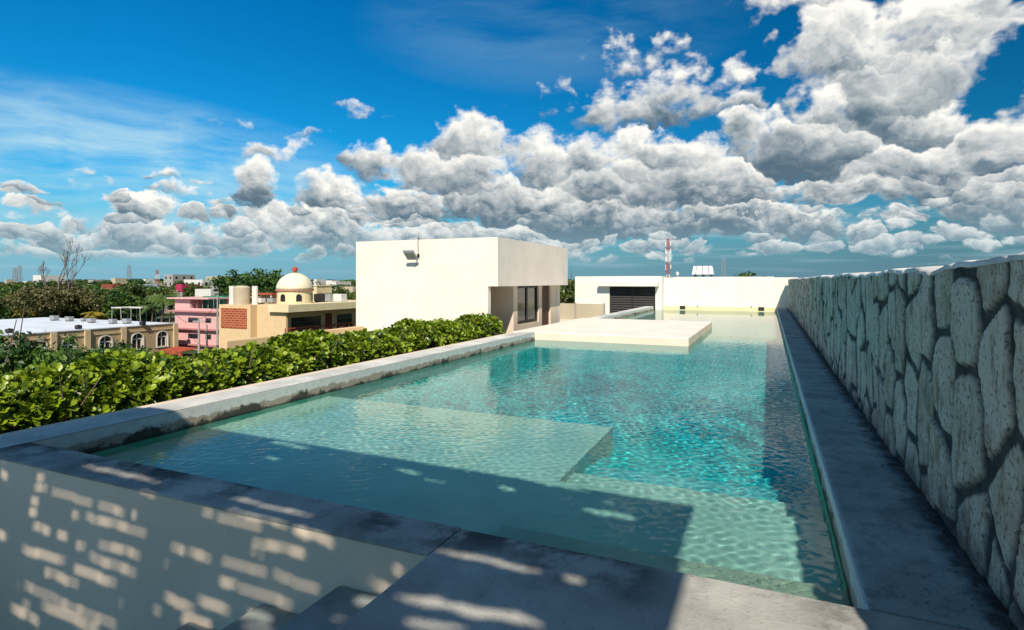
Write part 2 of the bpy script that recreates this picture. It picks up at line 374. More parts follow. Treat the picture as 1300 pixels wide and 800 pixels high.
def bark(): return simple('brown_bark',(.13,.10,.075),.95,.35,6)
M['bark']=bark()
def foliage(name,dark,light,trans=.25,rough=.5):
    q=NM(name,rough,.35); a=q.attr('tone'); oi=q.N.new('ShaderNodeObjectInfo')
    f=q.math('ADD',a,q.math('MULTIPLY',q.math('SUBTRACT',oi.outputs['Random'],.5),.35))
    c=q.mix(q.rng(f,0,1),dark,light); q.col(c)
    t=q.N.new('ShaderNodeBsdfTranslucent'); q.L.new(c,t.inputs[0]); ms=q.N.new('ShaderNodeMixShader'); ms.inputs[0].default_value=trans
    q.L.new(q.b.outputs[0],ms.inputs[1]); q.L.new(t.outputs[0],ms.inputs[2]); q.L.new(ms.outputs[0],q.N['Material Output'].inputs[0]); return q.m
M['hedge']=foliage('glossy_hedge_leaves',(.028,.080,.008),(.32,.42,.024),.30,.36)
M['tree']=foliage('tree_leaves',(.018,.055,.010),(.085,.17,.022),.18)
M['tree2']=foliage('olive_tree_leaves',(.030,.055,.010),(.13,.17,.030),.18)
M['dry']=foliage('dry_brown_leaves',(.045,.05,.015),(.15,.135,.045),.15)
M['palm']=foliage('palm_leaves',(.03,.07,.012),(.13,.20,.035),.2)
M['yellowpalm']=foliage('yellowing_palm_leaves',(.20,.17,.02),(.45,.33,.04),.2)
def stone():
    q=NM('rough_limestone_in_mortar',.95,.15); v=q.co(); mo=q.attr('mortar'); cell=q.attr('cell')
    a=q.noise(v,7,6,.68); b=q.noise(v,38,4,.65); d=q.noise(q.co(scale=(1,1,.35)),11,5,.7)
    st=q.mix(cell,(.44,.36,.25),(.72,.63,.48)); st=q.mix(q.rng(a,.35,.7),st,(.66,.60,.48))
    st=q.mix(q.math('MULTIPLY',q.rng(d,.50,.66),.7),st,(.24,.155,.08))
    st=q.mix(q.math('MULTIPLY',q.rng(b,.54,.64),.8),st,(.12,.10,.075))
    g2=q.noise(q.co(scale=(1,1,.5)),2.1,6,.7); st=q.mix(q.math('MULTIPLY',q.rng(g2,.52,.66),.55),st,(.19,.16,.12))
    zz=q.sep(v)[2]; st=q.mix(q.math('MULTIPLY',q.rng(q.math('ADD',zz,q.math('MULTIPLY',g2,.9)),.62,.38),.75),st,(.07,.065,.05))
    mc=q.mix(q.rng(a,.3,.7),(.035,.04,.036),(.10,.105,.095))
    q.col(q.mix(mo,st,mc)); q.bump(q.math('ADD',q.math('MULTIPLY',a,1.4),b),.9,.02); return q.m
M['stone']=stone()
M['cap']=concrete('lime_washed_cap',(.70,.68,.62),(.25,.24,.21),.3)
def water():
    m=bpy.data.materials.new('pool_water'); m.use_nodes=True; nt=m.node_tree; nt.nodes.clear(); n=nt.nodes.new
    out=n('ShaderNodeOutputMaterial'); mx=n('ShaderNodeMixShader'); fr=n('ShaderNodeFresnel'); fr.inputs[0].default_value=1.25
    rf=n('ShaderNodeBsdfRefraction'); rf.inputs['Color'].default_value=(.61,.92,.965,1); rf.inputs['Roughness'].default_value=0; rf.inputs['IOR'].default_value=1.33
    gl=n('ShaderNodeBsdfGlossy'); gl.inputs['Roughness'].default_value=0.0
    nt.links.new(fr.outputs[0],mx.inputs[0]); nt.links.new(rf.outputs[0],mx.inputs[1]); nt.links.new(gl.outputs[0],mx.inputs[2]); nt.links.new(mx.outputs[0],out.inputs[0]); return m
M['water']=water()
def groundm():
    q=NM('city_ground',1,.1); v=q.co(scale=(1,1,1)); a=q.noise(v,.02,6,.65); b=q.noise(v,.15,5,.6)
    c=q.mix(q.rng(a,.42,.6),(.05,.085,.025),(.13,.125,.10)); q.col(q.mix(q.rng(b,.45,.7,0,.6),c,(.03,.055,.015))); return q.m
M['ground']=groundm()
# ================================================================== setting
GZ=-9.0
g=MB(); g.v=[(-6000,-6000,GZ),(6000,-6000,GZ),(6000,6000,GZ),(-6000,6000,GZ)]; g.f=[(0,1,2,3)]
structure(g.build('ground',M['ground']))
WZ=-.20; PX0,PX1,PY0,PY1=-5.66,.37,2.77,32.0; DZ=-1.35
structure(MB().box(-11.3,-6,-1.7,1.35,31.45,-1.5).box(1.35,-6,-1.7,1.5,31.45,-1.5).build('terrace_floor',M['deck']))
hb=empty('host_building',(-5,10,GZ),'plain lower storeys carrying the rooftop pool and its terrace','building')
MB().box(-11.2,-5.9,GZ,1.45,36.9,-1.705).build('wall',M['cream'],hb)
# ---- pool
pool=empty('swimming_pool',(-2.5,16,DZ),'long turquoise rooftop pool with pale concrete coping and a square deck jutting in','swimming pool')
def rec(o): o.cycles.is_caustics_receiver=True; return o
rec(MB().box(PX0,PY0,DZ-.2,PX1,PY1,DZ).build('floor',M['deep'],pool))
rec(MB().box(PX0,2.775,DZ+.002,-1.6001,6.38,-.54).build('sun_shelf',M['shelf'],pool))
sy=[2.772,3.45,4.55,5.0,5.47,5.93]; sz=[-.34,-.54,-.74,-.95,-1.15]
for i,(z) in enumerate(sz):
    x0=-1.5999 if i==0 else -1.60
    rec(MB().box(x0,sy[i],DZ+.003,PX1-.002,sy[i+1],z).build('step',M['ledge'] if i==0 else M['step'] if i<3 else M['step2'] if i<4 else M['deep'],pool))
rec(MB().box(-1.748,17.5,DZ+.004,PX1-.003,PY1-.003,-.40).box(PX0+.003,20.402,DZ+.004,-1.748,PY1-.003,-.40).build('shallow_shelf',M['sand'],pool))
# pool walls under water and copings above
rec(MB().box(PX0-.3,PY0,DZ-.2,PX0-.002,PY1,-.31).box(PX1+.002,PY0,DZ-.2,PX1+.25,PY1,-.31).build('basin_wall',M['green'],pool))
def coping(x0,y0,x1,y1,bot=-.309,mat=None,inner=None,name='coping'):
    return rec(MB().box(x0,y0,bot,x1,y1,0).build(name,mat or M['coping'],pool,bevel=.014))
coping(-6.08,2.43,PX0-.012,14.2,bot=-.011)
coping(-6.08,20.4,PX0-.012,31.45)
rec(MB().box(PX0-.0115,2.785,-.31,PX0,14.2,-.012).build('waterline_band',M['waterline'],pool)); rec(MB().box(PX0-.0115,20.4,-.31,PX0,31.45,-.012).build('waterline_band',M['waterline'],pool))
rec(MB().box(PX1,2.785,-.31,PX1+.012,31.98,-.012).build('waterline_band',M['waterline'],pool))
structure(rec(MB().box(PX1+.0125,2.782,-.309,.90,32.0,-.004).build('side_path',M['path'],None,bevel=.01)))
coping(-6.08,2.432,-1.545,2.77,mat=M['deckfront'],name='coping') if False else None
fc=rec(MB().box(-5.672,2.43,-.012,-1.54,2.77,-.0).build('coping',M['deckfront'],pool))
# deck jutting into the pool
rec(MB().box(-5.671,14.2,DZ,-1.75,20.4,-.003).box(-6.3,14.2,-.6,-5.672,20.4,-.003).build('island_deck',M['cream'],pool,bevel=.02))
rec(MB().box(-5.655,14.188,-.31,-1.76,14.1995,-.02).build('waterline_band',M['cream_pink'],pool)); rec(MB().box(-1.7495,14.21,-.31,-1.738,20.39,-.02).build('waterline_band',M['cream_pink'],pool))
rec(MB().box(-5.66,32.0,-.7,.9,32.29,-.002).build('coping',M['yellow'],pool))
for px in (866.5,966.5):
    X=onY(px,31.99); MB().box(X-.14,31.985,-.16,X+.14,31.999,.03).build('skimmer_opening',M['dark'],pool)
for px in (885.5,954):
    X=onY(px,31.99); MB().tube((X,31.97,.0),(X,31.97,.09),.03).build('return_nozzle',M['grey'],pool)
# ---- water surface: real ripples, so the light through it makes its own caustics
ys=[2.74]
while ys[-1]<32.05:
    y=ys[-1]; ys.append(y+ (.018 if y<8 else .018+(y-8)*.004 if y<16 else .05))
Y=np.array(ys); X=np.linspace(-5.69,.40,315); gx,gy=np.meshgrid(X,Y,indexing='ij'); z=np.zeros_like(gx)
NW=110
for i in range(NW):
    lam=.078*(4)**(nrng.random()**1.8); th=nrng.random()*6.283; k=2*math.pi/lam
    sl=.0185*math.sqrt(2/NW)*(.13/lam)**1.05*1.15; z+=sl/k*np.sin(k*(gx*math.cos(th)+gy*math.sin(th))+nrng.random()*6.283)
z*=.55+.45*np.clip(1-(gy-10)/14,0,1)
z*=1+.35*np.sin(gx*1.1+gy*.37+1)*np.sin(gy*.8-gx*.3)
V=np.stack([gx,gy,z+WZ],-1).reshape(-1,3); nx,ny=gx.shape; idx=np.arange(nx*ny).reshape(nx,ny)
Fq=np.stack([idx[:-1,:-1],idx[1:,:-1],idx[1:,1:],idx[:-1,1:]],-1).reshape(-1,4)
wo=link('pool_water',np_mesh('pool_water',V,Fq,M['water'],True)); structure(wo); wo.cycles.is_caustics_caster=True
# ---- front slab, stairs and the wall below the coping
structure(rec(MB().box(-1.54,-4,-1.5,.90,2.77,-.001).build('terrace_slab',M['deckfront'],None,bevel=.012)))
rw=tag(MB().box(-9.5,2.43,-1.5,-6.085,2.70,-.12).box(-6.08,2.436,-1.5,-1.541,2.769,-.0125).build('retaining_wall',M['niche']),'smooth beige plaster wall below the near edge of the pool, dappled with light','wall')
st=empty('staircase',(-2.6,1,-1.5),'weathered concrete steps climbing beside the beige wall to the poolside slab','stairs')
for i,(x0,x1,zt) in enumerate(((-2.09,-1.541,-.265),(-2.65,-2.091,-.49),(-3.25,-2.651,-.735),(-3.8,-3.251,-.98),(-4.35,-3.801,-1.23))):
    MB().box(x0,-3,-1.5,x1,2.429,zt).build('step',M['deck'],st,bevel=.012)
# ---- unseen canopy overhead, added to cast the shadow; gaps shaped to throw the light patches
RH=3.4; TX,TY=.39,1.0
def roofpt(p): t=RH-p[2]; return (p[0]+TX*t,p[1]-TY*t)
def pix_y(px,py): # onto the beige wall plane y=2.43
    a=ray(px); d=2.43/a[1]; return (a[0]*d,2.43,zat(py,d))
def pix_z(px,py,z):
    d=732*(CZ-z)/(py-357); a=ray(px); return (a[0]*d,a[1]*d,z)
def pix_w(px,py,dp=.35): # through the water onto the shelf
    s=Vector(pix_z(px,py,WZ)); h=Vector((s.x,s.y,0)); th=math.atan2(h.length,CZ-WZ); tt=math.tan(math.asin(math.sin(th)/1.33))
    f=s+h.normalized()*tt*dp; q=Vector((TX,TY,0)); ti=math.atan(q.length); t2=math.tan(math.asin(math.sin(ti)/1.33))
    e=f-q.normalized()*t2*dp; return (e.x,e.y,WZ)
c5=lambda x,y:(x/2.3214,540+y/2.3214); c6=lambda x,y:(500+x/2.0968,560+y/2.0968)
holes=[]
def slot(fn,cv,x0,y0,x1,y1,th):
    q=[roofpt(fn(*cv(a,b))) for a,b in ((x0,y0-th/2),(x1,y1-th/2),(x1,y1+th/2),(x0,y0+th/2))]; holes.append(q)
for s_ in [(105,152,132,154,22),(98,181,140,190,20),(145,192,275,228,18),(285,230,375,258,20),(383,260,400,264,20),(88,220,112,224,24),(82,250,110,256,24),(210,260,232,264,24),
  (250,265,428,320,24),(92,296,148,310,22),(158,316,200,326,20),(215,348,252,356,18),(275,343,415,385,22),(258,385,402,432,24),(62,362,192,398,24),(205,412,342,470,26),(122,428,232,470,22),
  (42,460,355,597,20),(45,510,108,545,14),(28,533,115,582,24),(120,530,290,600,24),(340,515,372,532,16),(497,350,545,370,24),(552,370,620,396,26),(482,400,494,412,20),
  (588,252,810,312,22),(740,338,910,382,28),(735,366,775,384,20),(642,398,800,432,24),(800,432,950,490,24),(598,438,900,545,24),(478,500,575,547,26),(580,506,675,547,28),(447,536,478,554,22),
  (532,568,625,592,30),(1085,460,1172,492,28),(1148,408,1190,432,26),(0,96,28,105,14),(0,140,22,155,24),(-60,300,20,325,24),(-90,420,-10,450,24)]: slot(pix_y,c5,*s_)
for s_ in [(250,118,465,167,20),(400,186,465,205,12),(680,213,925,268,16),(670,243,845,290,16),(855,296,970,332,22)]: slot(lambda a,b:pix_z(a,b,0),c5,*s_)
for s_ in [(115,290,390,347,22),(450,362,505,370,26),(10,408,400,492,38),(20,478,190,505,30)]: slot(lambda a,b:pix_z(a,b,0),c6,*s_)
for s_ in [(1045,513,1135,527,35),(975,560,1020,575,22)]: slot(lambda a,b:pix_z(a,b,-.265),c5,*s_)
for s_ in [(700,545,800,580,45),(720,590,800,610,30)]: slot(lambda a,b:pix_z(a,b,-.49),c5,*s_)
for s_ in [(50,83,115,93,14),(330,128,375,140,16),(565,193,705,220,20),(390,110,580,145,9),(125,110,185,119,8),(615,171,645,177,9)]: slot(pix_w,c6,*s_)
for s_ in [(840,56,950,76,14),(820,101,865,107,11)]: slot(pix_w,c5,*s_)
RX0,RX1,RY0,RY1=-5.02,.98,-4.2,.66
cz=.012; rows=int((RY1-RY0)/cz); cells=int((RX1-RX0)/cz)
xs=RX0+(np.arange(cells)+.5)*cz; yv=RY0+(np.arange(rows)+.5)*cz; gX,gY=np.meshgrid(xs,yv); opn=np.zeros_like(gX,bool)
for hi_,q in enumerate(holes):                   # each gap is a wavy, round-ended slit, shaped for its light patch
    q=[np.array(p) for p in q]; c_=sum(q)/4; e1=(q[1]-q[0]+q[2]-q[3])/4; e2=(q[3]-q[0]+q[2]-q[1])/4; dt=e1[0]*e2[1]-e1[1]*e2[0]
    dx_,dy_=gX-c_[0],gY-c_[1]; u_=(dx_*e2[1]-dy_*e2[0])/dt; v_=(dy_*e1[0]-dx_*e1[1])/dt
    ln=np.hypot(*e1); v_=v_+.17*np.sin(u_*ln*7+hi_*1.7)+.15*np.sin(u_*ln*19+hi_); opn|=(np.abs(u_*.95)**4+np.abs(v_*1.2)**(2+hi_%3*.4)*(1+.25*np.sin(u_*ln*31+hi_)))<1.0
canopy=empty('shadow_canopy',(-2.4,-4.0,-1.5),'unseen flat cane canopy added behind the near end of the pool to cast dappled shade','canopy')
mat_=MB()
for j in range(rows):
    i=0
    while i<cells:
        if opn[j,i]: i+=1; continue
        k=i
        while k<cells and not opn[j,k]: k+=1
        mat_.box(RX0+i*cz,RY0+j*cz,RH-.012,RX0+k*cz,RY0+(j+1)*cz,RH+.012); i=k
mat_.build('slit_shade_mat',simple('dry_cane',(.30,.20,.11),.9,.3,12),canopy)
tim=simple('weathered_timber',(.16,.11,.07),.9,.3,5)
for y in (RY0+.06,): MB().box(RX0,y-.05,RH-.15,RX1,y+.05,RH-.013).build('beam',tim,canopy)
for x in (RX0+.06,-2.4,RX1-.06):
    MB().box(x-.05,RY0+.01,-1.5 if x<-2 else 0,x+.05,RY0+.11,RH-.151).build('post',tim,canopy)
# ================================================================== stone wall
def fbm2(x,y,seed,oct=4,base=1.0):
    r=np.random.default_rng(seed); out=np.zeros_like(x)
    a=1
    for o_ in range(oct):
        for _ in range(3):
            th=r.random()*6.283; k=base*(2**o_)*(.7+.6*r.random()); out+=a*np.sin(k*(x*math.cos(th)+y*math.sin(th))+r.random()*6.283)
        a*=.55
    return out/4
ys=[-1.5]
while ys[-1]<32: y=ys[-1]; ys.append(y+(.016 if 1.5<y<7 else .03 if y<=1.5 else .016+(y-7)*.0035))
Yw=np.array(ys); Yw[-1]=31.995; Zw=np.linspace(0,1,92); gy,gt=np.meshgrid(Yw,Zw,indexing='ij')
top=1.43+.028*fbm2(gy,gy*0,5,4,3.2)-.015*np.exp(-((gy%3.1-1.2)/.2)**2)
gz=-.15+(top+.15)*gt
r=np.random.default_rng(21); pts=[]
yy=-2.0
while yy<33:
    zz=-.3+r.random()*.35
    while zz<1.8:
        pts.append((yy+r.normal()*.09,zz+r.normal()*.07)); zz+=.36+r.random()*.40
    yy+=.30+r.random()*.12
pts=np.array(pts); wy=gy+.014*fbm2(gy,gz,8,4,12); wz=gz+.018*fbm2(gy,gz,9,3,5)
F1=np.full(gy.shape,9.); F2=np.full(gy.shape,9.); cid=np.zeros(gy.shape,int)
for i,(py_,pz_) in enumerate(pts):
    sel=np.abs(Yw-py_)<1.2; ii=np.where(sel)[0]
    if not len(ii): continue
    a,b=ii[0],ii[-1]+1
    d=np.hypot((wy[a:b]-py_)*1.0,(wz[a:b]-pz_)*.66)
    f1=F1[a:b]; f2=F2[a:b]; c_=cid[a:b]
    lt=d<f1; f2[:]=np.where(lt,f1,np.minimum(f2,d)); c_[:]=np.where(lt,i,c_); f1[:]=np.where(lt,d,f1)
edge=(F2-F1); mort=1-np.clip((edge-.036-.014*fbm2(gy,gz,31,3,11))/.011,0,1)
cv_=r.random(len(pts))[cid]; tilt=(r.random(len(pts))[cid]-.5)*.025
relief=(1-mort)*(.015+tilt*.8+.006*fbm2(gy,gz,14,5,8))+.005*fbm2(gy,gz,15,3,28)
V=np.stack([.905-relief,gy,gz],-1).reshape(-1,3); nx,ny=gy.shape; idx=np.arange(nx*ny).reshape(nx,ny)
Fq=np.stack([idx[:-1,:-1],idx[:-1,1:],idx[1:,1:],idx[1:,:-1]],-1).reshape(-1,4)
sw=empty('stone_wall',(1.1,15,0),'long rough limestone wall with dark mortar joints beside the pool path','wall')
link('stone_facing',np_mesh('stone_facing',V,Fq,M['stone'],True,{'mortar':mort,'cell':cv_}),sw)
# cap: follows the uneven top
tp=np.stack([.905-relief[:,-1]-.004,Yw,top[:,-1]],-1); n=len(Yw); capv=[]; 
off=[(0,-.022),(-.004,.004),(.04,.012),(.2,.018),(.42,.006)]
rgh=.006*fbm2(Yw,Yw*0+1,77,4,9)
for j,(dx,dz) in enumerate(off): capv.append(np.stack([tp[:,0]+dx,Yw,tp[:,2]+dz+rgh*(1 if j%2 else -.6)],-1))
capV=np.concatenate(capv); Fc=[]
for j in range(len(off)-1):
    i=np.arange(n-1); Fc.append(np.stack([j*n+i,j*n+i+1,(j+1)*n+i+1,(j+1)*n+i],-1))
link('cap',np_mesh('cap',capV,np.concatenate(Fc),M['cap'],True),sw)
MB().box(.93,-1.5,-1.5,1.33,31.99,1.36).build('core',M['far_grey'],sw)
# ================================================================== end wall, service room, pavilion
ew=tag(MB().box(-5.25,32.30,-1.5,1.35,32.6,zat(352.3,29.2)).build('end_wall',M['cream'],None,bevel=.01),'plain cream wall closing the far end of the pool','wall')
zr=zat(351,32.5)
sr=empty('service_room',(-7.6,33,-1.5),'low cream rooftop room with black louvred window at the far end','building')
wx0,wx1,wz1=onY(773.7,31.5),onY(832,31.5),1.05; bx0,bx1=onY(730,31.5),-5.24
MB().box(bx0,31.5,-1.5,wx0,31.75,zr).box(wx1,31.5,-1.5,bx1,31.75,zr).box(wx0,31.5,wz1,wx1,31.75,zr).box(wx0,31.5,-1.5,wx1,31.75,-1.15).box(bx0,31.75,-1.5,bx1,36,zr-.0).build('wall',M['cream'],sr)
MB().box(wx0-.55,31.08,wz1+.02,wx1+.2,31.499,wz1+.28).build('canopy_slab',M['cream'],sr,bevel=.008)
lw_=MB().box(wx0,31.60,-1.15,wx0+.06,31.66,wz1).box(wx1-.06,31.60,-1.15,wx1,31.66,wz1).box(wx0+.06,31.60,wz1-.06,wx1-.06,31.66,wz1).box((wx0+wx1)/2-.05,31.60,-1.15,(wx0+wx1)/2+.05,31.66,wz1-.06).build('louvred_window',M['dark'],sr)
lv=MB(); zz=-1.1
while zz<wz1-.1:
    for a,b in ((wx0+.06,(wx0+wx1)/2-.05),((wx0+wx1)/2+.05,wx1-.06)): lv.prism([(a,31.60,zz),(a,31.605,zz-.012),(a,31.66,zz+.085),(a,31.655,zz+.095)],(b-a,0,0))
    zz+=.13
lvo=lv.build('louvre_slats',M['grey'] if False else simple('black_louvre_metal',(.045,.042,.04),.4,.1),lw_,world=False)
MB().box(wx0+.001,31.70,-1.149,wx1-.001,31.745,wz1-.001).build('shaded_back',M['dark'],lw_,world=False)
# pavilion (left building)
PXe=-6.65; PYs=14.0; PYn=19.9; PXw=onY(452,PYs); zt=2.54; zo=1.21; xl=-6.95
pv=empty('rooftop_pavilion',(-9,17,-1.5),'cream box-shaped rooftop room overhanging its doors beside the hedge','building')
MB().box(PXw,PYs,zo,PXe,PYn,zt).box(PXw,PYs,-1.5,xl,PYs+.18,zo).box(PXw,PYs+.18,-1.5,PXw+.2,PYn,zo).box(PXw+.2,PYn-.2,-1.5,xl,PYn,zo).build('wall',M['cream'],pv)
y_=[onX(p,xl) for p in (625,652,657,684,688,699,709)]
MB().box(xl-1.5,PYs+.18,-1.5,xl-1.3,y_[1],zo-.001).box(xl-1.5,y_[1],-1.5,xl,y_[2],zo-.001).box(xl-.15,y_[2],-1.5,xl,y_[3],zat(411,18)).box(xl-.2,y_[3],-1.5,xl,y_[4],zo-.001).box(xl-.2,y_[5],-1.5,xl,PYn-.2,zo-.001).build('porch_wall',M['cream_pink'],pv)
win=MB()
y0,y1=y_[2]+.0,y_[3]; zb=zat(411,18)
win.box(xl-.11,y0,zb,xl-.05,y0+.07,zo-.002).box(xl-.11,y1-.07,zb,xl-.05,y1,zo-.002).box(xl-.11,y0+.07,zb,xl-.05,y1-.07,zb+.08).box(xl-.11,y0+.07,zo-.08,xl-.05,y1-.07,zo-.002).box(xl-.11,(y0+y1)/2-.05,zb+.08,xl-.05,(y0+y1)/2+.05,zo-.08)
wo_=win.build('window',M['dark'],pv)
MB().box(xl-.1,y0+.07,zb+.08,xl-.08,(y0+y1)/2-.05,zo-.08).build('pane',M['glass'],wo_,world=False)
MB().box(xl-.1,(y0+y1)/2+.05,zb+.08,xl-.08,y1-.07,zo-.08).build('pane',M['glass'],wo_,world=False)
dr=MB().box(xl-.12,y_[4],-1.5,xl-.07,y_[5],zo-.002).build('door',M['brown'],pv)
MB().box(xl-.069,y_[4]+.1,-.55,xl-.045,y_[4]+.14,-.15).build('handle',M['grey'],dr,world=False)
# floodlight on the pavilion
fx=onY(530,PYs); fz=zat(325,16.6)
fl=empty('floodlight',(fx,PYs,fz),'small grey floodlight tilted on the cream pavilion wall','light')
hd=MB().prism([(fx-.24,PYs-.40,fz+.11),(fx-.24,PYs-.37,fz+.16),(fx-.24,PYs-.12,fz-.07),(fx-.24,PYs-.15,fz-.12)],(.34,0,0)).build('lamp_head',M['grey'],fl,bevel=.01)
MB().prism([(fx-.21,PYs-.385,fz+.075),(fx-.21,PYs-.373,fz+.087),(fx-.21,PYs-.165,fz-.108),(fx-.21,PYs-.177,fz-.120)],(.28,0,0)).build('lens',simple('lamp_glass',(.30,.36,.33),.2,.1),hd,world=False)
MB().box(fx+.02,PYs-.30,fz-.03,fx+.05,PYs,fz+.0).box(fx-.0,PYs-.02,fz-.06,fx+.07,PYs-.001,fz+.06).build('bracket',M['dark'],fl)
cb=MB(); cp=[(fx+.04,PYs-.012,fz+.1),(fx+.02,PYs-.012,fz+.35),(fx+.06,PYs-.012,fz+.6),(fx+.05,PYs-.012,zt+.02),(fx+.05,PYs+.1,zt+.02)]
for a,b in zip(cp,cp[1:]): cb.tube(a,b,.010,n=6)
cb.build('cable',simple('rusty_cable',(.20,.12,.07),.8),fl)
# low walls and fence behind the deck
tag(MB().box(-11.25,9.2,-1.5,-11.08,13.98,0).build('parapet_wall',M['peach'],None,bevel=.008),'low pale parapet on the terrace edge between hedge and pavilion','parapet')
fe=empty('screen_fence',(-8,24,-1.5),'beige panel fence standing in the gap between pavilion and service room','fence')
for x0 in (-10.2,-8.92,-7.64): MB().box(x0,24,-1.5,x0+1.22,24.04,zat(385.5,25)).build('panel',M['far_tan'],fe)
for x0 in (-10.24,-8.96,-7.68,-6.4): MB().box(x0-.02,23.97,-1.5,x0+.035,24.07,zat(384.5,25)).build('post',M['far_grey'],fe)
MB().box(-10.3,23.90,-1.5,-6.32,23.965,zat(406,25)).build('kerb',M['cream_pink'],fe)
# ================================================================== planter and hedge
pl=empty('planter_box',(-7,8,-1.5),'long cream planter running beside the pool coping','planter')
MB().box(-6.34,.6,-1.5,-6.082,13.99,-.03).box(-7.75,.6,-1.5,-7.6,13.99,-.11).box(-7.6,.6,-1.5,-6.34,.75,-.11).box(-7.6,13.84,-1.5,-6.34,13.99,-.11).build('side',M['cream_pink'],pl,bevel=.008)
MB().box(-7.6,.75,-1.4,-6.34,13.84,-.16).build('soil',M['soil'],pl)
def leaf_fan(centres,normals,size,nl,rg,up=.5,cup=.25,wid=.42,tone=None):
    """rosettes of obovate leaves; returns V,F(quads),tone"""
    n=len(centres); Vs=[];T=[]
    for k in range(nl):
        ang=rg.random(n)*6.283 if nl<3 else (k/nl*6.283+rg.normal(size=n)*.35)
        el=up+rg.normal(size=n)*.28
        nrm=normals
        a=np.cross(nrm,np.array([.3,.2,.93])); a/=np.linalg.norm(a,axis=1,keepdims=True)+1e-9; b=np.cross(nrm,a)
        dirv=(a*np.cos(ang)[:,None]+b*np.sin(ang)[:,None])*np.cos(el)[:,None]+nrm*np.sin(el)[:,None]
        side=np.cross(dirv,nrm); side/=np.linalg.norm(side,axis=1,keepdims=True)+1e-9
        upv=np.cross(side,dirv); L=(size*(.55+.8*rg.random(n)))[:,None] if np.ndim(size) else (size*(.55+.8*rg.random(n)))[:,None]
        base=centres+dirv*L*.12
        p=[]
        for tt,hw in ((0,.05),(.36,.24),(.72,.5),(.95,.30)):
            c_=base+dirv*L*tt-upv*L*cup*.25*tt*tt
            p+=[c_+side*L*wid*hw+upv*L*cup*hw*.6,c_,c_-side*L*wid*hw+upv*L*cup*hw*.6]
        Vs.append(np.stack(p,1))
        t=(tone if tone is not None else rg.random(n)); T.append(np.repeat(np.clip(t+rg.normal(size=n)*.13,0,1)[:,None],12,1))
    V=np.concatenate(Vs).reshape(-1,3); m_=len(V)//12; b=np.arange(m_)[:,None]*12
    q=np.concatenate([b+np.array([[3*r_+c_,3*r_+3+c_,3*r_+4+c_,3*r_+1+c_]]) for r_ in range(3) for c_ in range(2)])
    return V,q,np.concatenate(T).ravel()
rg=np.random.default_rng(5); n=4800
yy=2.0+rg.random(n)**1.25*12.1; u=rg.random(n)*math.pi
prof_h=.34+.07*np.sin(yy*1.9)+.05*np.sin(yy*4.3+1)+.05*np.sin(yy*9.1); prof_w=.50+.07*np.sin(yy*2.7+2)+.05*np.sin(yy*6.1)
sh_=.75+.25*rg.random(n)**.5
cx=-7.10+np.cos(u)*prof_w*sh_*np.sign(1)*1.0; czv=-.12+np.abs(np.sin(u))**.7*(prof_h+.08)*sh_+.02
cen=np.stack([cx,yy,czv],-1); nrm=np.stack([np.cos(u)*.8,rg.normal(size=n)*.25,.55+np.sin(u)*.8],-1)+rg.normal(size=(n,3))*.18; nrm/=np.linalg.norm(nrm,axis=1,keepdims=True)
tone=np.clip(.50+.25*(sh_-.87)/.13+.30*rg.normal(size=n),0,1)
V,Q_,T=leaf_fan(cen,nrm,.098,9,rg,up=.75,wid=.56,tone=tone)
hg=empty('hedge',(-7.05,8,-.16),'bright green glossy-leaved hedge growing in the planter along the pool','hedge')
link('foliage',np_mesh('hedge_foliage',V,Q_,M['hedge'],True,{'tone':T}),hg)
sm=MB()
for i in range(150):
    x=-7.05+rnd.uniform(-.4,.4); y=rnd.uniform(2.0,13.8)
    for _ in range(2): sm.tube((x,y,-.16),(x+rnd.uniform(-.25,.25),y+rnd.uniform(-.25,.25),.2+rnd.random()*.2),.012,.005,n=5,cap=False)
sm.build('stems',M['bark'],hg)

# dry leaf litter caught along the foot of the stone wall
rg=np.random.default_rng(9); n=420
ly=1.6+rg.random(n)**1.6*14; lx=.885-np.abs(rg.normal(size=n))*.05; lz=.002+rg.random(n)*.012
P=np.stack([lx,ly,lz],-1); th_=rg.random(n)*6.28; s_=(.008+.014*rg.random(n))[:,None]; a=np.stack([np.cos(th_),np.sin(th_),rg.normal(size=n)*.3],-1); b=np.stack([-np.sin(th_),np.cos(th_),rg.normal(size=n)*.3],-1)
V=np.stack([P-a*s_,P-b*s_*.5,P+a*s_,P+b*s_*.5],1).reshape(-1,3); V[:,2]=np.maximum(V[:,2],0)
lo_=link('leaf_litter',np_mesh('leaf_litter',V,np.arange(n*4).reshape(-1,4),simple('dry_leaf_litter',(.07,.05,.03),.9,.4)))
tag(lo_,'dark dry leaf litter along the foot of the stone wall','leaf litter',kind='stuff')
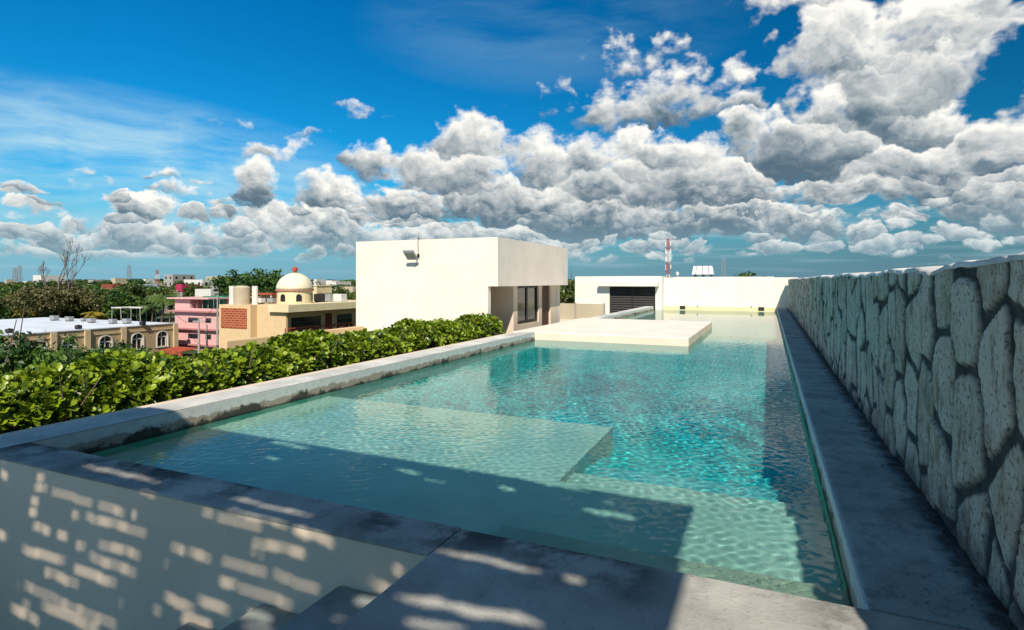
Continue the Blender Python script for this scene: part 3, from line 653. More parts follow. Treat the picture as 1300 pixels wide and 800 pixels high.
# ================================================================== trees
def crown_mesh(name,m,seed,rx,rz,nclump,per,leaf,shape=1.0,low=-.55):
    rg=np.random.default_rng(seed)
    d=rg.normal(size=(nclump,3)); d/=np.linalg.norm(d,axis=1,keepdims=True); d[:,2]=np.maximum(d[:,2],low)
    rr=.55+.45*rg.random(nclump)**.6
    lump=1+.22*np.sin(d[:,0]*4+seed)+.18*np.sin(d[:,1]*5+seed*2)+.12*rg.normal(size=nclump)
    cc=d*np.array([rx,rx,rz])*(rr*lump)[:,None]
    cr=rx*(.16+.14*rg.random(nclump))
    o=rg.normal(size=(nclump,per,3)); o/=np.linalg.norm(o,axis=2,keepdims=True)+1e-9; rad=(rg.random((nclump,per,1))**.5)
    P=cc[:,None,:]+o*rad*cr[:,None,None]*np.array([1.15,1.15,.75])
    tone=np.repeat((rg.random(nclump))[:,None],per,1)*.75+rg.random((nclump,per))*.25
    P=P.reshape(-1,3); o=o.reshape(-1,3); n=len(P)
    nr=o+rg.normal(size=(n,3))*.7+np.array([0,0,.5]); nr/=np.linalg.norm(nr,axis=1,keepdims=True)
    a=np.cross(nr,rg.normal(size=(n,3))); a/=np.linalg.norm(a,axis=1,keepdims=True)+1e-9; b=np.cross(nr,a)
    s=(leaf*(.6+.8*rg.random(n)))[:,None]
    V=np.stack([P-a*s,P-b*s*.55+nr*s*.15,P+a*s,P+b*s*.55+nr*s*.15],1).reshape(-1,3)
    Fq=np.arange(n*4).reshape(-1,4)
    return np_mesh(name,V,Fq,m,True,{'tone':np.repeat(tone.ravel()[:,None],4,1)}), cc
def trunk_mesh(name,h,r,cc,seed,m=None,limbs=9):
    rr=random.Random(seed); b=MB(); pts=[Vector((0,0,0))]
    for i in range(1,5): pts.append(Vector((rr.uniform(-.12,.12)*i*r*4,rr.uniform(-.12,.12)*i*r*4,h*i/4)))
    for i in range(4): b.tube(pts[i],pts[i+1],r*(1-.16*i),r*(1-.16*(i+1)),7,False)
    for c in rr.sample(list(cc),min(limbs,len(cc))):
        s=pts[rr.choice((2,3,4))]; e=Vector(c)+Vector((0,0,h*1.0)); mdl=(s+e)/2+Vector((0,0,-.1*h*rr.random()))
        e=s.lerp(Vector((c[0],c[1],c[2]))+Vector((0,0,h)),.85)
        b.tube(s,mdl,r*.38,r*.24,5,False); b.tube(mdl,e,r*.24,r*.07,5,False)
    me=bpy.data.meshes.new(name); me.from_pydata(b.v,[],b.f); me.materials.append(m or M['bark']); return me
protos=[]
for i,(mt,rx,rz,nc,per,lf) in enumerate((('tree',4.2,3.2,85,34,.34),('tree',3.6,3.6,75,34,.32),('tree2',4.4,2.6,80,32,.34),('tree2',3.2,2.8,60,34,.30),('tree',5.2,3.0,100,34,.36))):
    cm,cc=crown_mesh('crown',M[mt],40+i,rx,rz,nc,per,lf); protos.append((cm,trunk_mesh('trunk',6,.26,cc,i),rx,rz))
cm_,cc_=crown_mesh('crown',M['tree'],61,3.6,2.9,230,60,.17); protos.append((cm_,trunk_mesh('trunk',6,.22,cc_,9),3.6,2.9))
def tree(x,y,top,scale,kind,label,cat='tree',group=None,rot=None,name='leafy_tree'):
    cm,tm,rx,rz=protos[kind]; o=empty(name,(x,y,GZ),label,cat,group,rz=rnd.random()*6.28 if rot is None else rot)
    H=top-GZ; th=max(1.0,H-rz*scale*1.55)
    c=bpy.data.objects.new('crown',cm); C.objects.link(c); c.parent=o; c.location=(0,0,H-rz*scale*.98); c.scale=(scale,scale,scale)
    t=bpy.data.objects.new('trunk',tm); C.objects.link(t); t.parent=o; t.scale=(scale,scale,(H-rz*scale)/6.0)
    return o
# near crowns below the terrace
p=at(45,12.6); 
for (px,d,ty,sc,kd,lb) in ((12,12.5,447,.36,5,'dark green leafy treetop rising behind the hedge at its near end'),(72,15.5,462,.30,5,'dark treetop behind the hedge in front of the tan hall wall'),(132,20,440,.38,5,'smaller treetop behind the hedge below the arched windows'),(-35,11,440,.40,5,'leafy treetop at the far left behind the hedge')):
    x,y,_=at(px,d); tree(x,y,zat(ty,d),sc,kd,lb)
# ================================================================== city buildings
def bld(name,x0,y0,x1,y1,zt,m,label,cat='building',group=None,floors=0,roofm=None,wface=True,z0=GZ,parap=.35):
    o=empty(name,((x0+x1)/2,(y0+y1)/2,z0),label,cat,group)
    MB().box(x0,y0,z0,x1,y1,zt).build('wall',m,o)
    if parap:
        MB().box(x0,y0,zt,x1,y0+.25,zt+parap).box(x0,y1-.25,zt,x1,y1,zt+parap).box(x0,y0+.25,zt,x0+.25,y1-.25,zt+parap).box(x1-.25,y0+.25,zt,x1,y1-.25,zt+parap).build('parapet',m,o)
    if roofm: MB().box(x0+.26,y0+.26,zt,x1-.26,y1-.26,zt+.05).build('roof',roofm,o)
    if floors:
        fh=(zt-z0)/floors
        for f in range(floors):
            zz=z0+f*fh+fh*.35
            if zt-zz>9: continue
            n=max(1,int((x1-x0)/3.6))
            for i in range(n):
                cx=x0+(i+.5)*(x1-x0)/n; MB().box(cx-.65,y0-.03,zz,cx+.65,y0+.01,zz+fh*.4).build('window',M['glass'],o)
            n=max(1,int((y1-y0)/3.8))
            for i in range(n):
                cy=y0+(i+.5)*(y1-y0)/n; MB().box(x1-.01,cy-.65,zz,x1+.03,cy+.65,zz+fh*.4).build('window',M['glass'],o)
    return o
# tan hall with white roof: sunlit side faces +X
TX0=-79.3; ztn=-4.85
th=empty('tan_hall',(-95,44,GZ),'long low tan hall with pilasters, arched windows and a flat white roof','building')
wys=[onX(p,TX0) for p in (14,50,87,134,174.5,206)]; wr=1.15
def wallx(m,X,y0,y1,z0,z1,opens,w,zb,zh,thk=.35):   # wall facing +X with arched openings
    b=MB(); cur=y0
    for c in sorted(opens):
        b.box(X-thk,cur,z0,X,c-w,z1); b.box(X-thk,c-w,z0,X,c+w,zb)
        k=12; arc=[(c-w*math.cos(math.pi*i/k),zh+w*math.sin(math.pi*i/k)) for i in range(k+1)]
        for i in range(k):
            (a0,h0),(a1,h1)=arc[i],arc[i+1]; b.prism([(X-thk,a0,h0),(X-thk,a1,h1),(X-thk,a1,z1),(X-thk,a0,z1)],(thk,0,0))
        cur=c+w
    b.box(X-thk,cur,z0,X,y1,z1); return b
wb=wallx(M['tan'],TX0,16,57.2,GZ,ztn,[y for y in wys if y>17],.75,-7.9,-6.6)
wb.box(-112,57.2-.35,GZ,TX0-.35,57.2,ztn).box(-112,16,GZ,TX0-.35,16.35,ztn).box(-112,16.35,GZ,-111.6,56.85,ztn).build('wall',M['tan'],th)
MB().box(-111.6,16.35,ztn-.35,TX0-.36,56.85,ztn+.10).box(TX0-.36,16.3,ztn+.0,TX0+.12,57.3,ztn+.12).build('roof',M['roofwhite'],th)
MB().box(TX0+.002,16,ztn-.75,TX0+.10,57.2,ztn-.6).build('cornice',M['tanlight'],th)
for p_ in (24,67,110,156,222): 
    y=onX(p_,TX0) if p_<220 else 56.95; MB().box(TX0+.003,y-.32,GZ,TX0+.32,y+.32,ztn-.02).build('pilaster',M['tanlight'],th)
for c in wys:
    if c<17: continue
    fr=MB(); k=12
    for i in range(k):
        a0,a1=math.pi*i/k,math.pi*(i+1)/k
        fr.prism([(TX0+.003,c-math.cos(a)*rr_,-6.6+math.sin(a)*rr_) for a,rr_ in ((a0,.76),(a1,.76),(a1,.90),(a0,.90))],(.09,0,0))
    fr.box(TX0+.003,c-.90,-8.0,TX0+.093,c-.76,-6.6).box(TX0+.003,c+.76,-8.0,TX0+.093,c+.90,-6.6).box(TX0+.003,c-.95,-8.12,TX0+.12,c+.95,-8.0)
    fo=fr.build('window',M['far_white'],th)
    MB().box(TX0-.30,c-.74,-7.89,TX0-.26,c+.74,-5.87).build('pane',M['glass'],fo,world=False)
    MB().box(TX0-.25,c-.06,-7.9,TX0-.15,c+.06,-5.7).box(TX0-.25,c-.74,-6.66,TX0-.15,c-.06,-6.54).box(TX0-.25,c+.06,-6.66,TX0-.15,c+.74,-6.54).box(TX0-.25,c-.74,-7.9,TX0-.15,c-.62,-6.66).box(TX0-.25,c+.62,-7.9,TX0-.15,c+.74,-6.66).build('mullion',M['far_white'],fo,world=False)
def rooftop_unit(x,y,z,s,label,group=None,m=None):
    o=empty('air_conditioner',(x,y,z),label,'air conditioner',group)
    MB().box(x-s*.7,y-s*.5,z+.12,x+s*.7,y+s*.5,z+s).build('case',m or M['grey'],o)
    MB().lathe((x,y,z+s+.003),[(s*.34,0),(s*.34,.06),(s*.1,.07)],12).build('fan_cover',M['dark'],o)
    for q in (-.6,.5): MB().box(x+q*s,y-s*.45,z,x+(q+.1)*s,y+s*.45,z+.119).build('foot',M['dark'],o)
for px,py_,s in ((69,402,.95),(88,403,.9),(106,403,.6),(116,405,.85),(143,406,.85),(161,406,.9)):
    d=732*(CZ-ztn-.1)/(py_-357+5); x,y,_=at(px,d); rooftop_unit(x,y,ztn+.1,s*.8,'grey rooftop air conditioner near the back edge of the tan hall','air conditioners on the white roof')
for px,py_ in ((12,423),(99.5,418),(181,413)):
    d=732*(CZ-ztn-.1)/(py_-357); x,y,_=at(px,d); rooftop_unit(x,y,ztn+.1,.5,'small dark twin vent on the white roof above the arched windows','small vents on the white roof',M['dark'])
# red awning by the street beyond the hall
x,y,_=at(229,80)
tag(MB().prism([(x-2.2,y-1.5,-8.15),(x-2.2,y+1,-7.9),(x-2.2,y+1,-8.0),(x-2.2,y-1.5,-8.25)],(4.4,0,0)).box(x-2.2,y-1.5,GZ,x+2.2,y-1.3,-8.35).build('market_awning',M['red']),'low rust-red awning between the tan hall and the pink house','awning')
# pink house
PY=60.0; px0,px1=onY(222,PY),onY(279,PY)
ph=empty('pink_house',((px0+px1)/2,64,GZ),'three-storey pink house with narrow windows and overhanging ledges','house')
zs=[-1.05,-3.35,-5.95]
MB().box(px0,PY,GZ,px1,PY+9,-3.35).box(px0,PY,-3.35,px0+3.4,PY+9,-1.35).box(px0+3.4,PY,-3.35,px1,PY+.2,-2.75).box(px0+3.4,PY+3,-3.35,px1,PY+3.2,-1.35).build('wall',M['pink'],ph)
MB().box(px0-.9,PY-.7,-1.35,px1-1.5,PY+9,-1.15).build('roof',M['pink'],ph)
for z in (-3.30,-5.95,-8.3): MB().box(px0-.8 if z>-4 else px0-.02,PY-.6,z,px1+.3,PY-.002,z+.2).build('ledge',simple('dusty_pink_ledge',(.45,.20,.20),.8) if z==-3.30 else bpy.data.materials['dusty_pink_ledge'],ph)
for z0_,z1_ in ((-4.85,-4.15),(-7.3,-6.6)):
    for a,b in ((239,252),(261,268)): 
        MB().box(onY(a,PY),PY-.03,z0_,onY(b,PY),PY+.01,z1_).build('window',M['glass'],ph)
MB().box(px0+3.45,PY+2.95,-3.1,px0+5,PY+2.99,-1.6).build('door',M['brown'],ph)
for k in range(6):
    x=px0+3.6+k*(px1-px0-3.8)/5; MB().tube((x,PY+.1,-2.75),(x,PY+.1,-1.16),.04,n=5).build('railing_post',M['grey'],ph)
# peach house with brick panels, balcony and dome
FY=50.9; xa,xb=onY(278,FY),onY(318,FY); FY2=51.9; xc=onY(363,FY2); 
bx=empty('domed_house',((xa+xc)/2,58,GZ),'peach house with red brick lattice panels, red balcony rail and small white dome','house')
zT=-1.56; zS=-2.35
yE=onX(470,xc)+4
MB().box(xa,FY,GZ,xb,yE,zT).box(xb,FY2,GZ,xc-2.4,yE,zT).box(xc-2.4,FY2,GZ,xc,yE,-5.35).box(xc-2.4,FY2,-5.35,xc,FY2+.3,zS).box(xc-2.4,yE-.3,-5.35,xc,yE,zS).build('wall',M['peach'],bx)
MB().box(xc-2.4,FY2-.5,zS,xc+.9,yE+.3,zT+.08).build('roof',M['far_white'] if False else M['yellow'],bx)
MB().box(onY(281,FY),FY-.06,-4.45,onY(313.5,FY),FY-.002,-1.98).build('brick_panel',M['brick'],bx)
MB().box(onY(284,FY),FY-.06,-7.6,onY(312,FY),FY-.002,-6.2).build('brick_panel',M['brick'],bx)
XW=xc-2.38
for a,b in ((370,407),(428,446.5)):
    MB().box(XW-.02,onX(a,XW+0),-5.1,XW+.05,onX(b,XW),-3.3).build('window',M['glass'],bx)
MB().box(XW-.02,onX(413,XW),-5.3,XW+.06,onX(421,XW),-3.05).build('door',simple('rust_brown_door',(.20,.04,.02),.7),bx)
rl=MB(); y0=FY2+.0; y=y0; nseg=7; sg=(yE-y0)/nseg
for i in range(nseg):
    a,b=y0+i*sg,y0+(i+1)*sg; X=xc-.08
    rl.box(X-.06,a-.06,-5.35,X+.06,a+.06,-4.3); rl.tube((X,a,-4.38),(X,b,-4.38),.07,n=6); rl.tube((X,a,-5.25),(X,b,-5.25),.06,n=6); rl.tube((X,a,-5.25),(X,b,-4.38),.05,n=6); rl.tube((X,a,-4.38),(X,b,-5.25),.05,n=6)
rl.build('balcony_railing',M['red'],bx)
dd=75; dx,dy,_=at(374.5,dd); r0=22.5/732*dd
MB().lathe((dx,dy,zT),[(r0*.96,0),(r0*.96,zat(369,dd)-zT)],28).build('drum',M['yellow'],bx,smooth=False)
zb=zat(369,dd)
MB().lathe((dx,dy,zb),[(r0*1.05,0),(r0*1.05,.14)],28).build('drum_cornice',simple('faded_red_cornice',(.42,.22,.16),.8),bx)
hh=zat(346.5,dd)-zb-.14
dm=MB().lathe((dx,dy,zb+.14),[(r0*1.0*math.cos(t),hh*math.sin(t)) for t in [i*math.pi/2/11 for i in range(11)]]+[(.2,hh)],32).build('dome',simple('cream_dome_paint',(.74,.68,.50),.8,.08),bx,smooth=True)
MB().lathe((dx,dy,zb+.14+hh-.03),[(.26,0),(.22,.25),(.36,.32),(.36,.62),(.24,.72),(.1,.85)],14).build('finial',M['red'],dm,world=True)
for a_px in (360.5,379,394.5):
    aa=ray(a_px); off=(a_px-374.5)/732*dd; rr_=r0*.965; tcam=math.atan2(-dy,-dx); ph_=math.asin(max(-.98,min(.98,off/rr_)))
    an=tcam+ph_; cx_,cy_=dx+rr_*math.cos(an),dy+rr_*math.sin(an); ta=Vector((-math.sin(an),math.cos(an),0)); no=Vector((math.cos(an),math.sin(an),0)); c0=Vector((cx_,cy_,0))
    wq=.34; z0_,z1_=zT+.35,zb-.75; pts=[c0+ta*-wq+Vector((0,0,z0_)),c0+ta*wq+Vector((0,0,z0_)),c0+ta*wq+Vector((0,0,z1_))]+[c0+ta*(wq*math.cos(t))+Vector((0,0,z1_+wq*math.sin(t))) for t in [i*math.pi/6 for i in range(1,6)]]+[c0-ta*wq+Vector((0,0,z1_))]
    MB().prism([p_-no*.15 for p_ in pts],no*.20).build('window',M['glass'],bx)
# rooftop tank screen, block, plant
def on_roof(px,d): x,y,_=at(px,d); return x,y
x,y=on_roof(307,72); tk=empty('water_tank',(x,y,zT),'round beige water tank between pale screens on the peach roof','water tank')
MB().lathe((x,y,zT),[(.95,0),(.98,2.1),(.7,2.3),(.3,2.36)],24).build('tank',M['far_tan'],tk,smooth=False)
MB().box(x-1.75,y-.4,zT,x-1.0,y-.2,zT+2.3).build('screen',M['far_white'],tk); MB().box(x+1.05,y+.6,zT,x+1.85,y+.8,zT+2.3).build('screen',M['far_white'],tk)
x,y=on_roof(338,78); rs=empty('roof_shelter',(x,y,zT),'small red-roofed shelter between the water tank and the dome','shelter')
MB().box(x-2.2,y-1.2,zT+1.1,x+2.2,y+1.4,zT+1.3).build('roof',M['red'],rs); MB().box(x-2.1,y+1.1,zT,x+2.1,y+1.3,zT+1.099).build('wall',M['far_tan'],rs)
for k in (-2,2): MB().box(x+k-.08,y-1.1,zT,x+k+.08,y-.94,zT+1.099).build('post',M['far_white'],rs)
for k,(px,mm) in enumerate(((331,M['far_white']),(345,M['grey']))):
    x,y=on_roof(px,75); rooftop_unit(x,y,zT,.7,('small white cooling unit beside the water tank on the peach roof','small grey cooling unit beside the dome on the peach roof')[k],m=mm)
x,y=on_roof(404,82); tag(MB().box(x-1.1,y-1.5,zT,x+1.1,y+1.5,zat(363,82)).box(x-1.2,y-1.6,zat(363,82),x+1.2,y+1.6,zat(363,82)+.12).build('stair_head',M['yellow']),'plain pale yellow stair block behind the dome','stair block')
for k,(px,mm,lb) in enumerate(((408,M['dark'],'dark cooling unit on the roof beside the dome'),(417,M['grey'],'grey cooling unit between two others near the dome'),(431,M['far_white'],'white boxy cooling unit nearest the pavilion on the domed house'))):
    x,y=on_roof(px,80); rooftop_unit(x,y,zT,1.15,lb,m=mm)
x,y=on_roof(282,90); tag(MB().box(x-2.4,y-1.5,GZ,x+2.0,y+1.5,zat(376,90)).build('green_hut',simple('green_sheet',(.03,.22,.13),.7)),'green sheeted hut between the pink house and the water tank','hut')
# poles in the street
def pole(px,d,top_py,lb,m,arm=True,group=None):
    x,y,_=at(px,d); o=empty('utility_pole',(x,y,GZ),lb,'utility pole',group); zt_=zat(top_py,d)
    MB().tube((x,y,GZ),(x,y,zt_),.16,.10,8).build('pole',m,o)
    if arm: MB().box(x-1.1,y-.06,zt_-.5,x+1.1,y+.06,zt_-.35).build('crossarm',m,o)
    return o
pole(252.5,76,404,'grey concrete utility pole standing in front of the pink house',M['far_grey'])
pole(262.5,78,412,'thin bluish pole right of the concrete pole before the pink house',M['grey'],False)
pole(276,80,376,'slim pole between pink and peach houses',M['far_grey'],False)
pole(12,140,384,'white pole among the dark trees at the far left',M['far_white'],False)
pole(105,130,368,'pale pole with crossarm among the trees behind the tan hall',M['far_white'])
# steel frames behind the tan hall
for px,lb in ((158,'pale steel roof frame behind the tan hall'),(182,'white flat canopy on thin legs behind the tan hall')):
    d=112; x,y,_=at(px,d); o=empty('steel_frame',(x,y,GZ),lb,'frame'); zt_=zat(391,d)
    for a in (-1.6,1.6):
        for c in (-1.5,1.5): MB().tube((x+a,y+c,GZ),(x+a*.8,y+c,zt_),.09,n=6).build('leg',M['grey'],o)
    MB().box(x-1.8 if px>170 else x-1.5,y-1.6,zt_,x+1.8 if px>170 else x+1.5,y+1.6,zt_+.18).build('top',M['far_white'],o)
# ---- town beyond
def fb(px0,px1,d,top_py,m,label,cat='building',floors=3,deep=10,group=None,roofm=None,name='town_building'):
    x0,y0,_=at(px0,d); x1,y1,_=at(px1,d); cx=(x0+x1)/2; cy=(y0+y1)/2; w=(px1-px0)/732*d/2
    return bld(name,cx-w,cy,cx+w,cy+deep,zat(top_py,d)-.35,m,label,cat,group,floors if d<420 else 0,roofm)
fb(205,222,330,348.5,M['far_grey'],'grey multi-storey block above the trees in the distance left of the pink house',floors=4,deep=14)
fb(228,262,260,355,M['far_white'],'long white flat-roofed building behind the pink house',floors=3,deep=12)
fb(258,282,330,351,M['far_tan'],'cream block with upper terrace just left of the round treetop',floors=4,deep=12)
fb(243,272,190,367,M['far_white'],'blank white building directly above the pink house roof',floors=0,deep=10)
fb(221,233,230,361,simple('magenta_wall',(.42,.03,.09),.8),'small magenta building beside the white ones',floors=1,deep=8)
fb(124,147,210,361,simple('dull_red_roof',(.26,.06,.045),.8),'dull red building half hidden among the trees',floors=1,deep=10)
fb(146,170,230,361,M['roofwhite'],'low pale blue-roofed shed among the trees',floors=0,deep=12)
fb(167,192,180,369,M['far_tan'],'sandy flat-roofed house in the trees above the white roof',floors=2,deep=10)
fb(148,157,170,371,M['far_white'],'narrow whitewashed house in the trees above the white roof',floors=2,deep=8)
fb(38,56,420,349.5,M['far_white'],'white tower block on the horizon behind the bare tree',floors=4,deep=16)
fb(195,206,200,372,M['far_white'],'small white house beside the palm',floors=1,deep=8)
fb(412,428,300,357.5,M['far_white'],'white house beyond the dome by the pavilion edge',floors=2,deep=12)
fb(430,450,210,364,M['far_tan'],'sandy house just left of the cream pavilion',floors=2,deep=12)
fb(-60,12,150,389,M['far_white'],'low white roofed building at the far left behind the tan hall',floors=1,deep=14)
n=0
for i in range(95):
    px=rnd.uniform(-60,452); d=rnd.uniform(260,900); w=rnd.uniform(5,14)*(300/d)**.4
    ty=357-732*(rnd.uniform(-5.0,-.8) if d<450 else rnd.uniform(-2.5,4))/d*1.0+ (CZ*732/d)*1.0
    fb(px,px+w,d,ty,rnd.choice([M['far_white'],M['far_white'],M['far_white'],M['far_tan'],M['far_grey']]),'small pale house far off among the trees toward the horizon','house',2,10,'distant houses among the trees',name='distant_house')
# a few houses seen between the pavilion and the service room
# ---- trees
NT=[(328,128,345,1.35,1,'broad round dark green treetop behind the water tank'),(306,140,349,1.1,4,'dark treetop left of the round one behind the water tank'),(348,150,350,1.0,0,'treetop just left of the dome'),
 (718,44,359,.55,2,'green tree filling the gap between pavilion and service room'),(713,60,357.5,.7,0,'darker tree behind the one in the gap beside the pavilion'),(727,56,360,.6,3,'light tree against the service room corner'),
 (953,75,349.5,.75,1,'dark treetop just showing over the end wall')]
for px,d,ty,sc,kd,lb in NT:
    x,y,_=at(px,d); tree(x,y,zat(ty,d),sc,kd,lb)
# big brown-green tree with bare limbs above it
d=118; x,y,_=at(72,d)
bt=empty('half_bare_tree',(x,y,GZ),'large half-bare tree, brown below with grey leafless limbs above the horizon','tree')
cm,cc=crown_mesh('brown_crown',M['dry'],91,6.6,2.8,150,40,.28); o=link('crown',cm,bt,False); o.location=(0,0,6.4)
o['label']='olive brown lower crown'
tm=trunk_mesh('trunk',8,.5,cc,5); link('trunk',tm,bt,False)
def twig(b,p,dirv,L,r,lv,rr):
    q=p+dirv*L; b.tube(p,q,max(r,.035),max(r*.62,.03),5 if lv>2 else 3,False)
    if lv==0: return
    for _ in range(rr.choice((2,2,3))):
        nd=(dirv+Vector((rr.gauss(0,.30),rr.gauss(0,.30),rr.gauss(.16,.15)))).normalized(); twig(b,p.lerp(q,rr.uniform(.55,1)),nd,L*rr.uniform(.6,.85),r*.58,lv-1,rr)
for k,(tx,H,sd) in enumerate(((45,340,3),(78,314,4),(105,326,9))):
    rr=random.Random(sd); b=MB(); X=(tx-72)/732*d; base=Vector((X*.5,X*.1,6.5-0)); ztop=zat(H,d)-GZ
    tipv=Vector((X,0,ztop)); dv=(tipv-base); twig(b,base,dv.normalized(),dv.length*.42,.20,5,rr)
    me=bpy.data.meshes.new('bare_limb'); me.from_pydata(b.v,[],b.f); me.materials.append(simple('grey_bark',(.16,.14,.13),.9) if k==0 else bpy.data.materials['grey_bark']); link('bare_limb',me,bt,False)
# palms
def frond(b,p,az,L,droop,tl):
    k=9; pts=[]; 
    for i in range(k+1):
        t=i/k; pts.append(Vector((math.cos(az)*L*t*(1-.15*t*droop),math.sin(az)*L*t*(1-.15*t*droop),L*(.55*t-droop*t*t)))+p)
    for i in range(1,k):
        dv=(pts[i+1]-pts[i]).normalized(); s=dv.cross(Vector((0,0,1))).normalized(); w=L*.26*math.sin(math.pi*min(.95,(i+.6)/k))+.1
        for sg in (-1,1):
            for h in (0,.5):
                o=pts[i].lerp(pts[i+1],h); e=o+s*sg*w+dv*w*.6+Vector((0,0,-w*.35)); n=len(b.v)
                b.v+=[tuple(o),tuple(o+dv*.16*L/3),tuple(e)]; b.f.append((n,n+1,n+2))
    for i in range(k): b.tube(pts[i],pts[i+1],.035,.02,3,False)
def palm(px,d,ty,L,lb,mat='palm',group=None):
    x,y,_=at(px,d); o=empty('palm_tree',(x,y,GZ),lb,'palm tree',group); H=zat(ty,d)-GZ-L*.35
    b=MB(); pv_=Vector((0,0,0))
    for i in range(6): q=Vector((.12*i*math.sin(px),.1*i,H*(i+1)/6)); b.tube(pv_,q,.2-.015*i,.19-.015*i,7,False); pv_=q
    me=bpy.data.meshes.new('palm_trunk'); me.from_pydata(b.v,[],b.f); me.materials.append(M['bark']); link('trunk',me,o,False)
    f=MB()
    for i in range(20): frond(f,pv_,i*2.399+rnd.random()*.3,L*rnd.uniform(.85,1.1),rnd.uniform(.35,1.05),0)
    me=bpy.data.meshes.new('palm_crown'); me.from_pydata(f.v,[],f.f); me.materials.append(M[mat]); a=me.attributes.new('tone','FLOAT','POINT'); a.data.foreach_set('value',np.clip(nrng.random(len(f.v)),0,1).astype(np.float32)); link('crown',me,o,False)
palm(203,98,369,3.4,'tall green coconut palm left of the pink house'); palm(214,104,376,2.8,'shorter green palm pressed against the pink house')
palm(118,116,393,2.6,'yellowing palm behind the white roof','yellowpalm'); palm(131,120,397,2.2,'small yellow palm right of the yellowing palm','yellowpalm'); palm(192,110,384,2.6,'palm with drooping fronds left of the tall palm')
palm(28,118,391,2.4,'yellow green palm at the left behind the white roof','yellowpalm')
def forest(n,px0,px1,d0,d1,h0,h1,sc0,sc1,lb,grp,kinds=(0,1,2,3,4)):
    for i in range(n):
        px=rnd.uniform(px0,px1); d=d0+(d1-d0)*rnd.random(); x,y,_=at(px,d)
        tree(x,y,GZ+rnd.uniform(h0,h1),rnd.uniform(sc0,sc1),rnd.choice(kinds),lb,'tree',grp)
forest(46,-60,205,122,190,6.0,9.6,.8,1.3,'green leafy tree in the near belt behind the tan hall','trees in the belt behind the tan hall')
forest(50,-60,350,190,340,6.0,10.2,.8,1.4,'green leafy tree in the middle distance among the houses','trees in the middle distance')
forest(12,395,460,120,300,5,8.6,.8,1.2,'green tree between the dome and the pavilion','trees beyond the domed house')
forest(10,700,735,70,220,6,9.4,.6,1.1,'green tree seen through the gap beside the pavilion','trees beyond the gap')
forest(70,-60,460,340,720,7.5,11.2,1.2,2.2,'far green tree toward the horizon','trees toward the horizon')
# far woodland reading as one mass
rg=np.random.default_rng(77); n=60000
ang=rg.uniform(R(-62),R(40),n); dist=700+rg.random(n)**1.4*3600; dl=dist
cxw=np.sin(ang)*dist; cyw=np.cos(ang)*dist
hz=GZ+ (9.5+3.0*np.sin(ang*37)*np.sin(dist*.01)+2.5*rg.random(n))*np.sqrt(rg.random(n))
sz_=(dist/700)*2.3*(.6+.8*rg.random(n)); P=np.stack([cxw,cyw,hz],-1); nr=rg.normal(size=(n,3))+np.array([0,0,.6]); nr/=np.linalg.norm(nr,axis=1,keepdims=True)
a=np.cross(nr,rg.normal(size=(n,3))); a/=np.linalg.norm(a,axis=1,keepdims=True); b=np.cross(nr,a); zs_=np.array([1,1,.45])
s=sz_[:,None]; V=np.stack([P-a*s*zs_,P-b*s*.7*zs_,P+a*s*zs_,P+b*s*.7*zs_],1).reshape(-1,3)
V[:,2]=np.minimum(V[:,2],GZ+13)
fo=link('distant_woodland',np_mesh('distant_woodland',V,np.arange(n*4).reshape(-1,4),M['tree'],False,{'tone':np.repeat(rg.random(n),4)}))
tag(fo,'dark green woodland stretching to the flat horizon','woodland',kind='stuff')
# ---- towers
def lattice(px,d,base_z,top_py,w,label,seg,light=False,ant=True,grey=False):
    x,y,_=at(px,d); zt_=zat(top_py,d); o=empty('radio_mast',(x,y,base_z),label,'radio mast')
    h=zt_-base_z; mr=bpy.data.materials.get('mast_red') or simple('mast_red',(.45,.07,.05),.6); mw=M['white']
    if grey: mr=mw=M['far_grey']
    band={0:MB(),1:MB()}
    for i in range(seg):
        b=band[(i*5//seg)%2]; z0,z1=base_z+h*i/seg,base_z+h*(i+1)/seg; w0=w*(1-.55*i/seg); w1=w*(1-.55*(i+1)/seg); c=[(-1,-1),(1,-1),(1,1),(-1,1)]; t=.014*w+.05
        for k in range(4):
            a,q=c[k],c[(k+1)%4]
            b.tube((x+a[0]*w0/2,y+a[1]*w0/2,z0),(x+a[0]*w1/2,y+a[1]*w1/2,z1),t*1.6,n=4,cap=False)
            b.tube((x+a[0]*w0/2,y+a[1]*w0/2,z0),(x+q[0]*w1/2,y+q[1]*w1/2,z1),t,n=3,cap=False); b.tube((x+a[0]*w1/2,y+a[1]*w1/2,z1),(x+q[0]*w1/2,y+q[1]*w1/2,z1),t,n=3,cap=False)
    band[0].build('red_section',mr,o); band[1].build('white_section',mw,o)
    if ant:
        for f in (.55,.68,.8,.92):
            for s_ in (-1,1): MB().box(x+s_*w*.62,y-.35,base_z+h*f-1.0,x+s_*w*.62+.4,y+.3,base_z+h*f+1.0).build('antenna',mw,o)
            MB().lathe((x-w*.5,y-.8,base_z+h*(f-.05)),[(.3,-.3),(.7,0),(.7,.2)],10).build('dish',mw,o)
lattice(848,300,GZ,303,2.0,'tall red and white lattice radio mast behind the end wall',26)
lattice(918.5,700,GZ,328,5.0,'faint distant lattice mast right of the white cooling tower',20,ant=False,grey=True)
lattice(199.5,500,GZ,343,3.2,'small red mast on the horizon beside the grey block',10,ant=False)
lattice(164,900,GZ,337,7,'faint pylon standing on the horizon above the red building',14,ant=False,grey=True)
lattice(19,900,GZ,340,7,'faint pylon at the far left of the horizon',14,ant=False,grey=True)
lattice(25,900,GZ,337,7,'faint pylon immediately right of the farthest left pylon',14,ant=False,grey=True)
lattice(92,600,GZ,341,4,'pale thin mast between the bare limbs of the big tree',14,ant=False,grey=True)
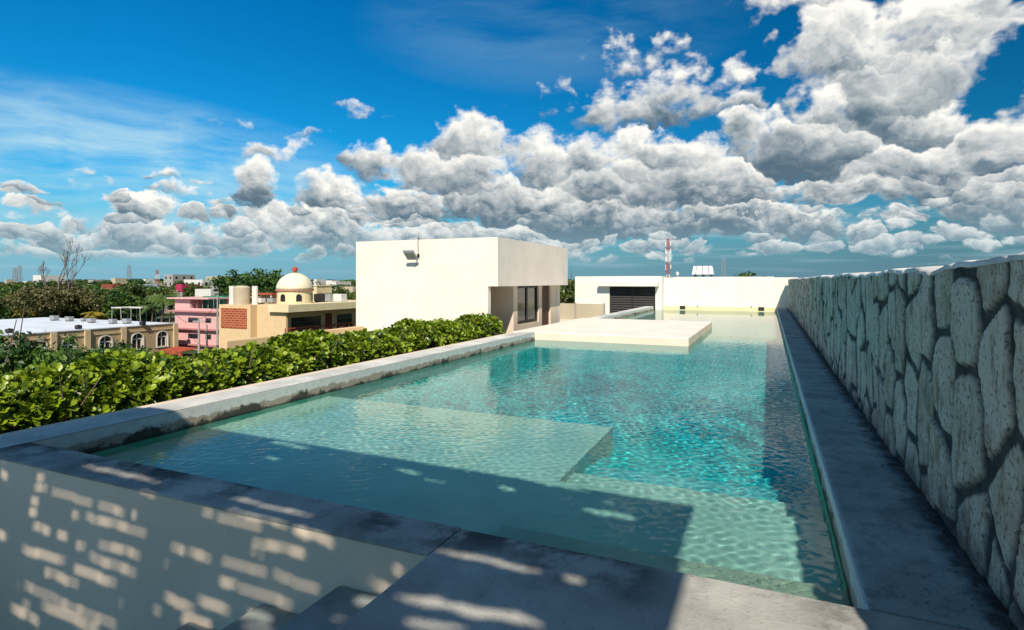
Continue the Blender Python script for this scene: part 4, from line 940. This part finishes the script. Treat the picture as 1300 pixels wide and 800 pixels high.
# neighbour roof carrying a white cooling tower
d=45; x,y,_=at(893,d); zb_=zat(351.5,d)
bld('neighbour_block',x-4,y-2,x+5,y+6,zb_-.0-.01,M['far_white'],'neighbouring roof block just hidden behind the end wall','building',parap=0)
ct=empty('cooling_tower',(x,y,zb_),'white ribbed cooling tower rising above the end wall','cooling tower')
zt_=zat(338,d); w0,w1=.74,.64
b=MB(); k=len(b.v); b.v+=[(x-w0,y-w0,zb_+.18),(x+w0,y-w0,zb_+.18),(x+w0,y+w0,zb_+.18),(x-w0,y+w0,zb_+.18),(x-w1,y-w1,zt_),(x+w1,y-w1,zt_),(x+w1,y+w1,zt_),(x-w1,y+w1,zt_)]
b.f+=[(0,3,2,1),(4,5,6,7),(0,1,5,4),(1,2,6,5),(2,3,7,6),(3,0,4,7)]; b.build('body',M['white'],ct)
for i in range(7):
    t=i/6*2-1; MB().tube((x+t*w0,y-w0-.02,zb_+.18),(x+t*w1,y-w1-.02,zt_),.04,n=5).build('rib',M['far_grey'] if i%2 else M['white'],ct)
for sx_ in (-.6,0,.6): MB().box(x+sx_-.05,y-.6,zb_,x+sx_+.05,y+.6,zb_+.179).build('foot',M['dark'],ct)
x,y,_=at(860,60); tag(MB().lathe((x,y,GZ),[(.05,0),(.05,zat(350,60)-GZ),(.16,zat(350,60)-GZ+.05),(.16,zat(350,60)-GZ+.3),(.04,zat(350,60)-GZ+.4)],10).build('vent_pipe',M['white']),'tiny white vent pipe left of the cooling tower over the end wall','pipe')

# overhead cables sagging along the street
for (pa,da,ya,pb,db,yb,lb) in ((252.5,76,405,276,80,380,'thin dark cable sagging from the concrete pole to the slim pole'),(252.5,76,407,222,84,398,'thin cable running left from the concrete pole past the pink house'),(276,80,378,340,70,388,'thin cable running right from the slim pole over the peach house front')):
    a=Vector(at(pa,da,zat(ya,da))); b_=Vector(at(pb,db,zat(yb,db))); c=MB(); pr=a
    for i in range(1,11): t=i/10; q=a.lerp(b_,t)-Vector((0,0,1.2*math.sin(math.pi*t)*.6)); c.tube(pr,q,.028,n=4,cap=False); pr=q
    tag(c.build('overhead_cable',M['dark']),lb,'cable')
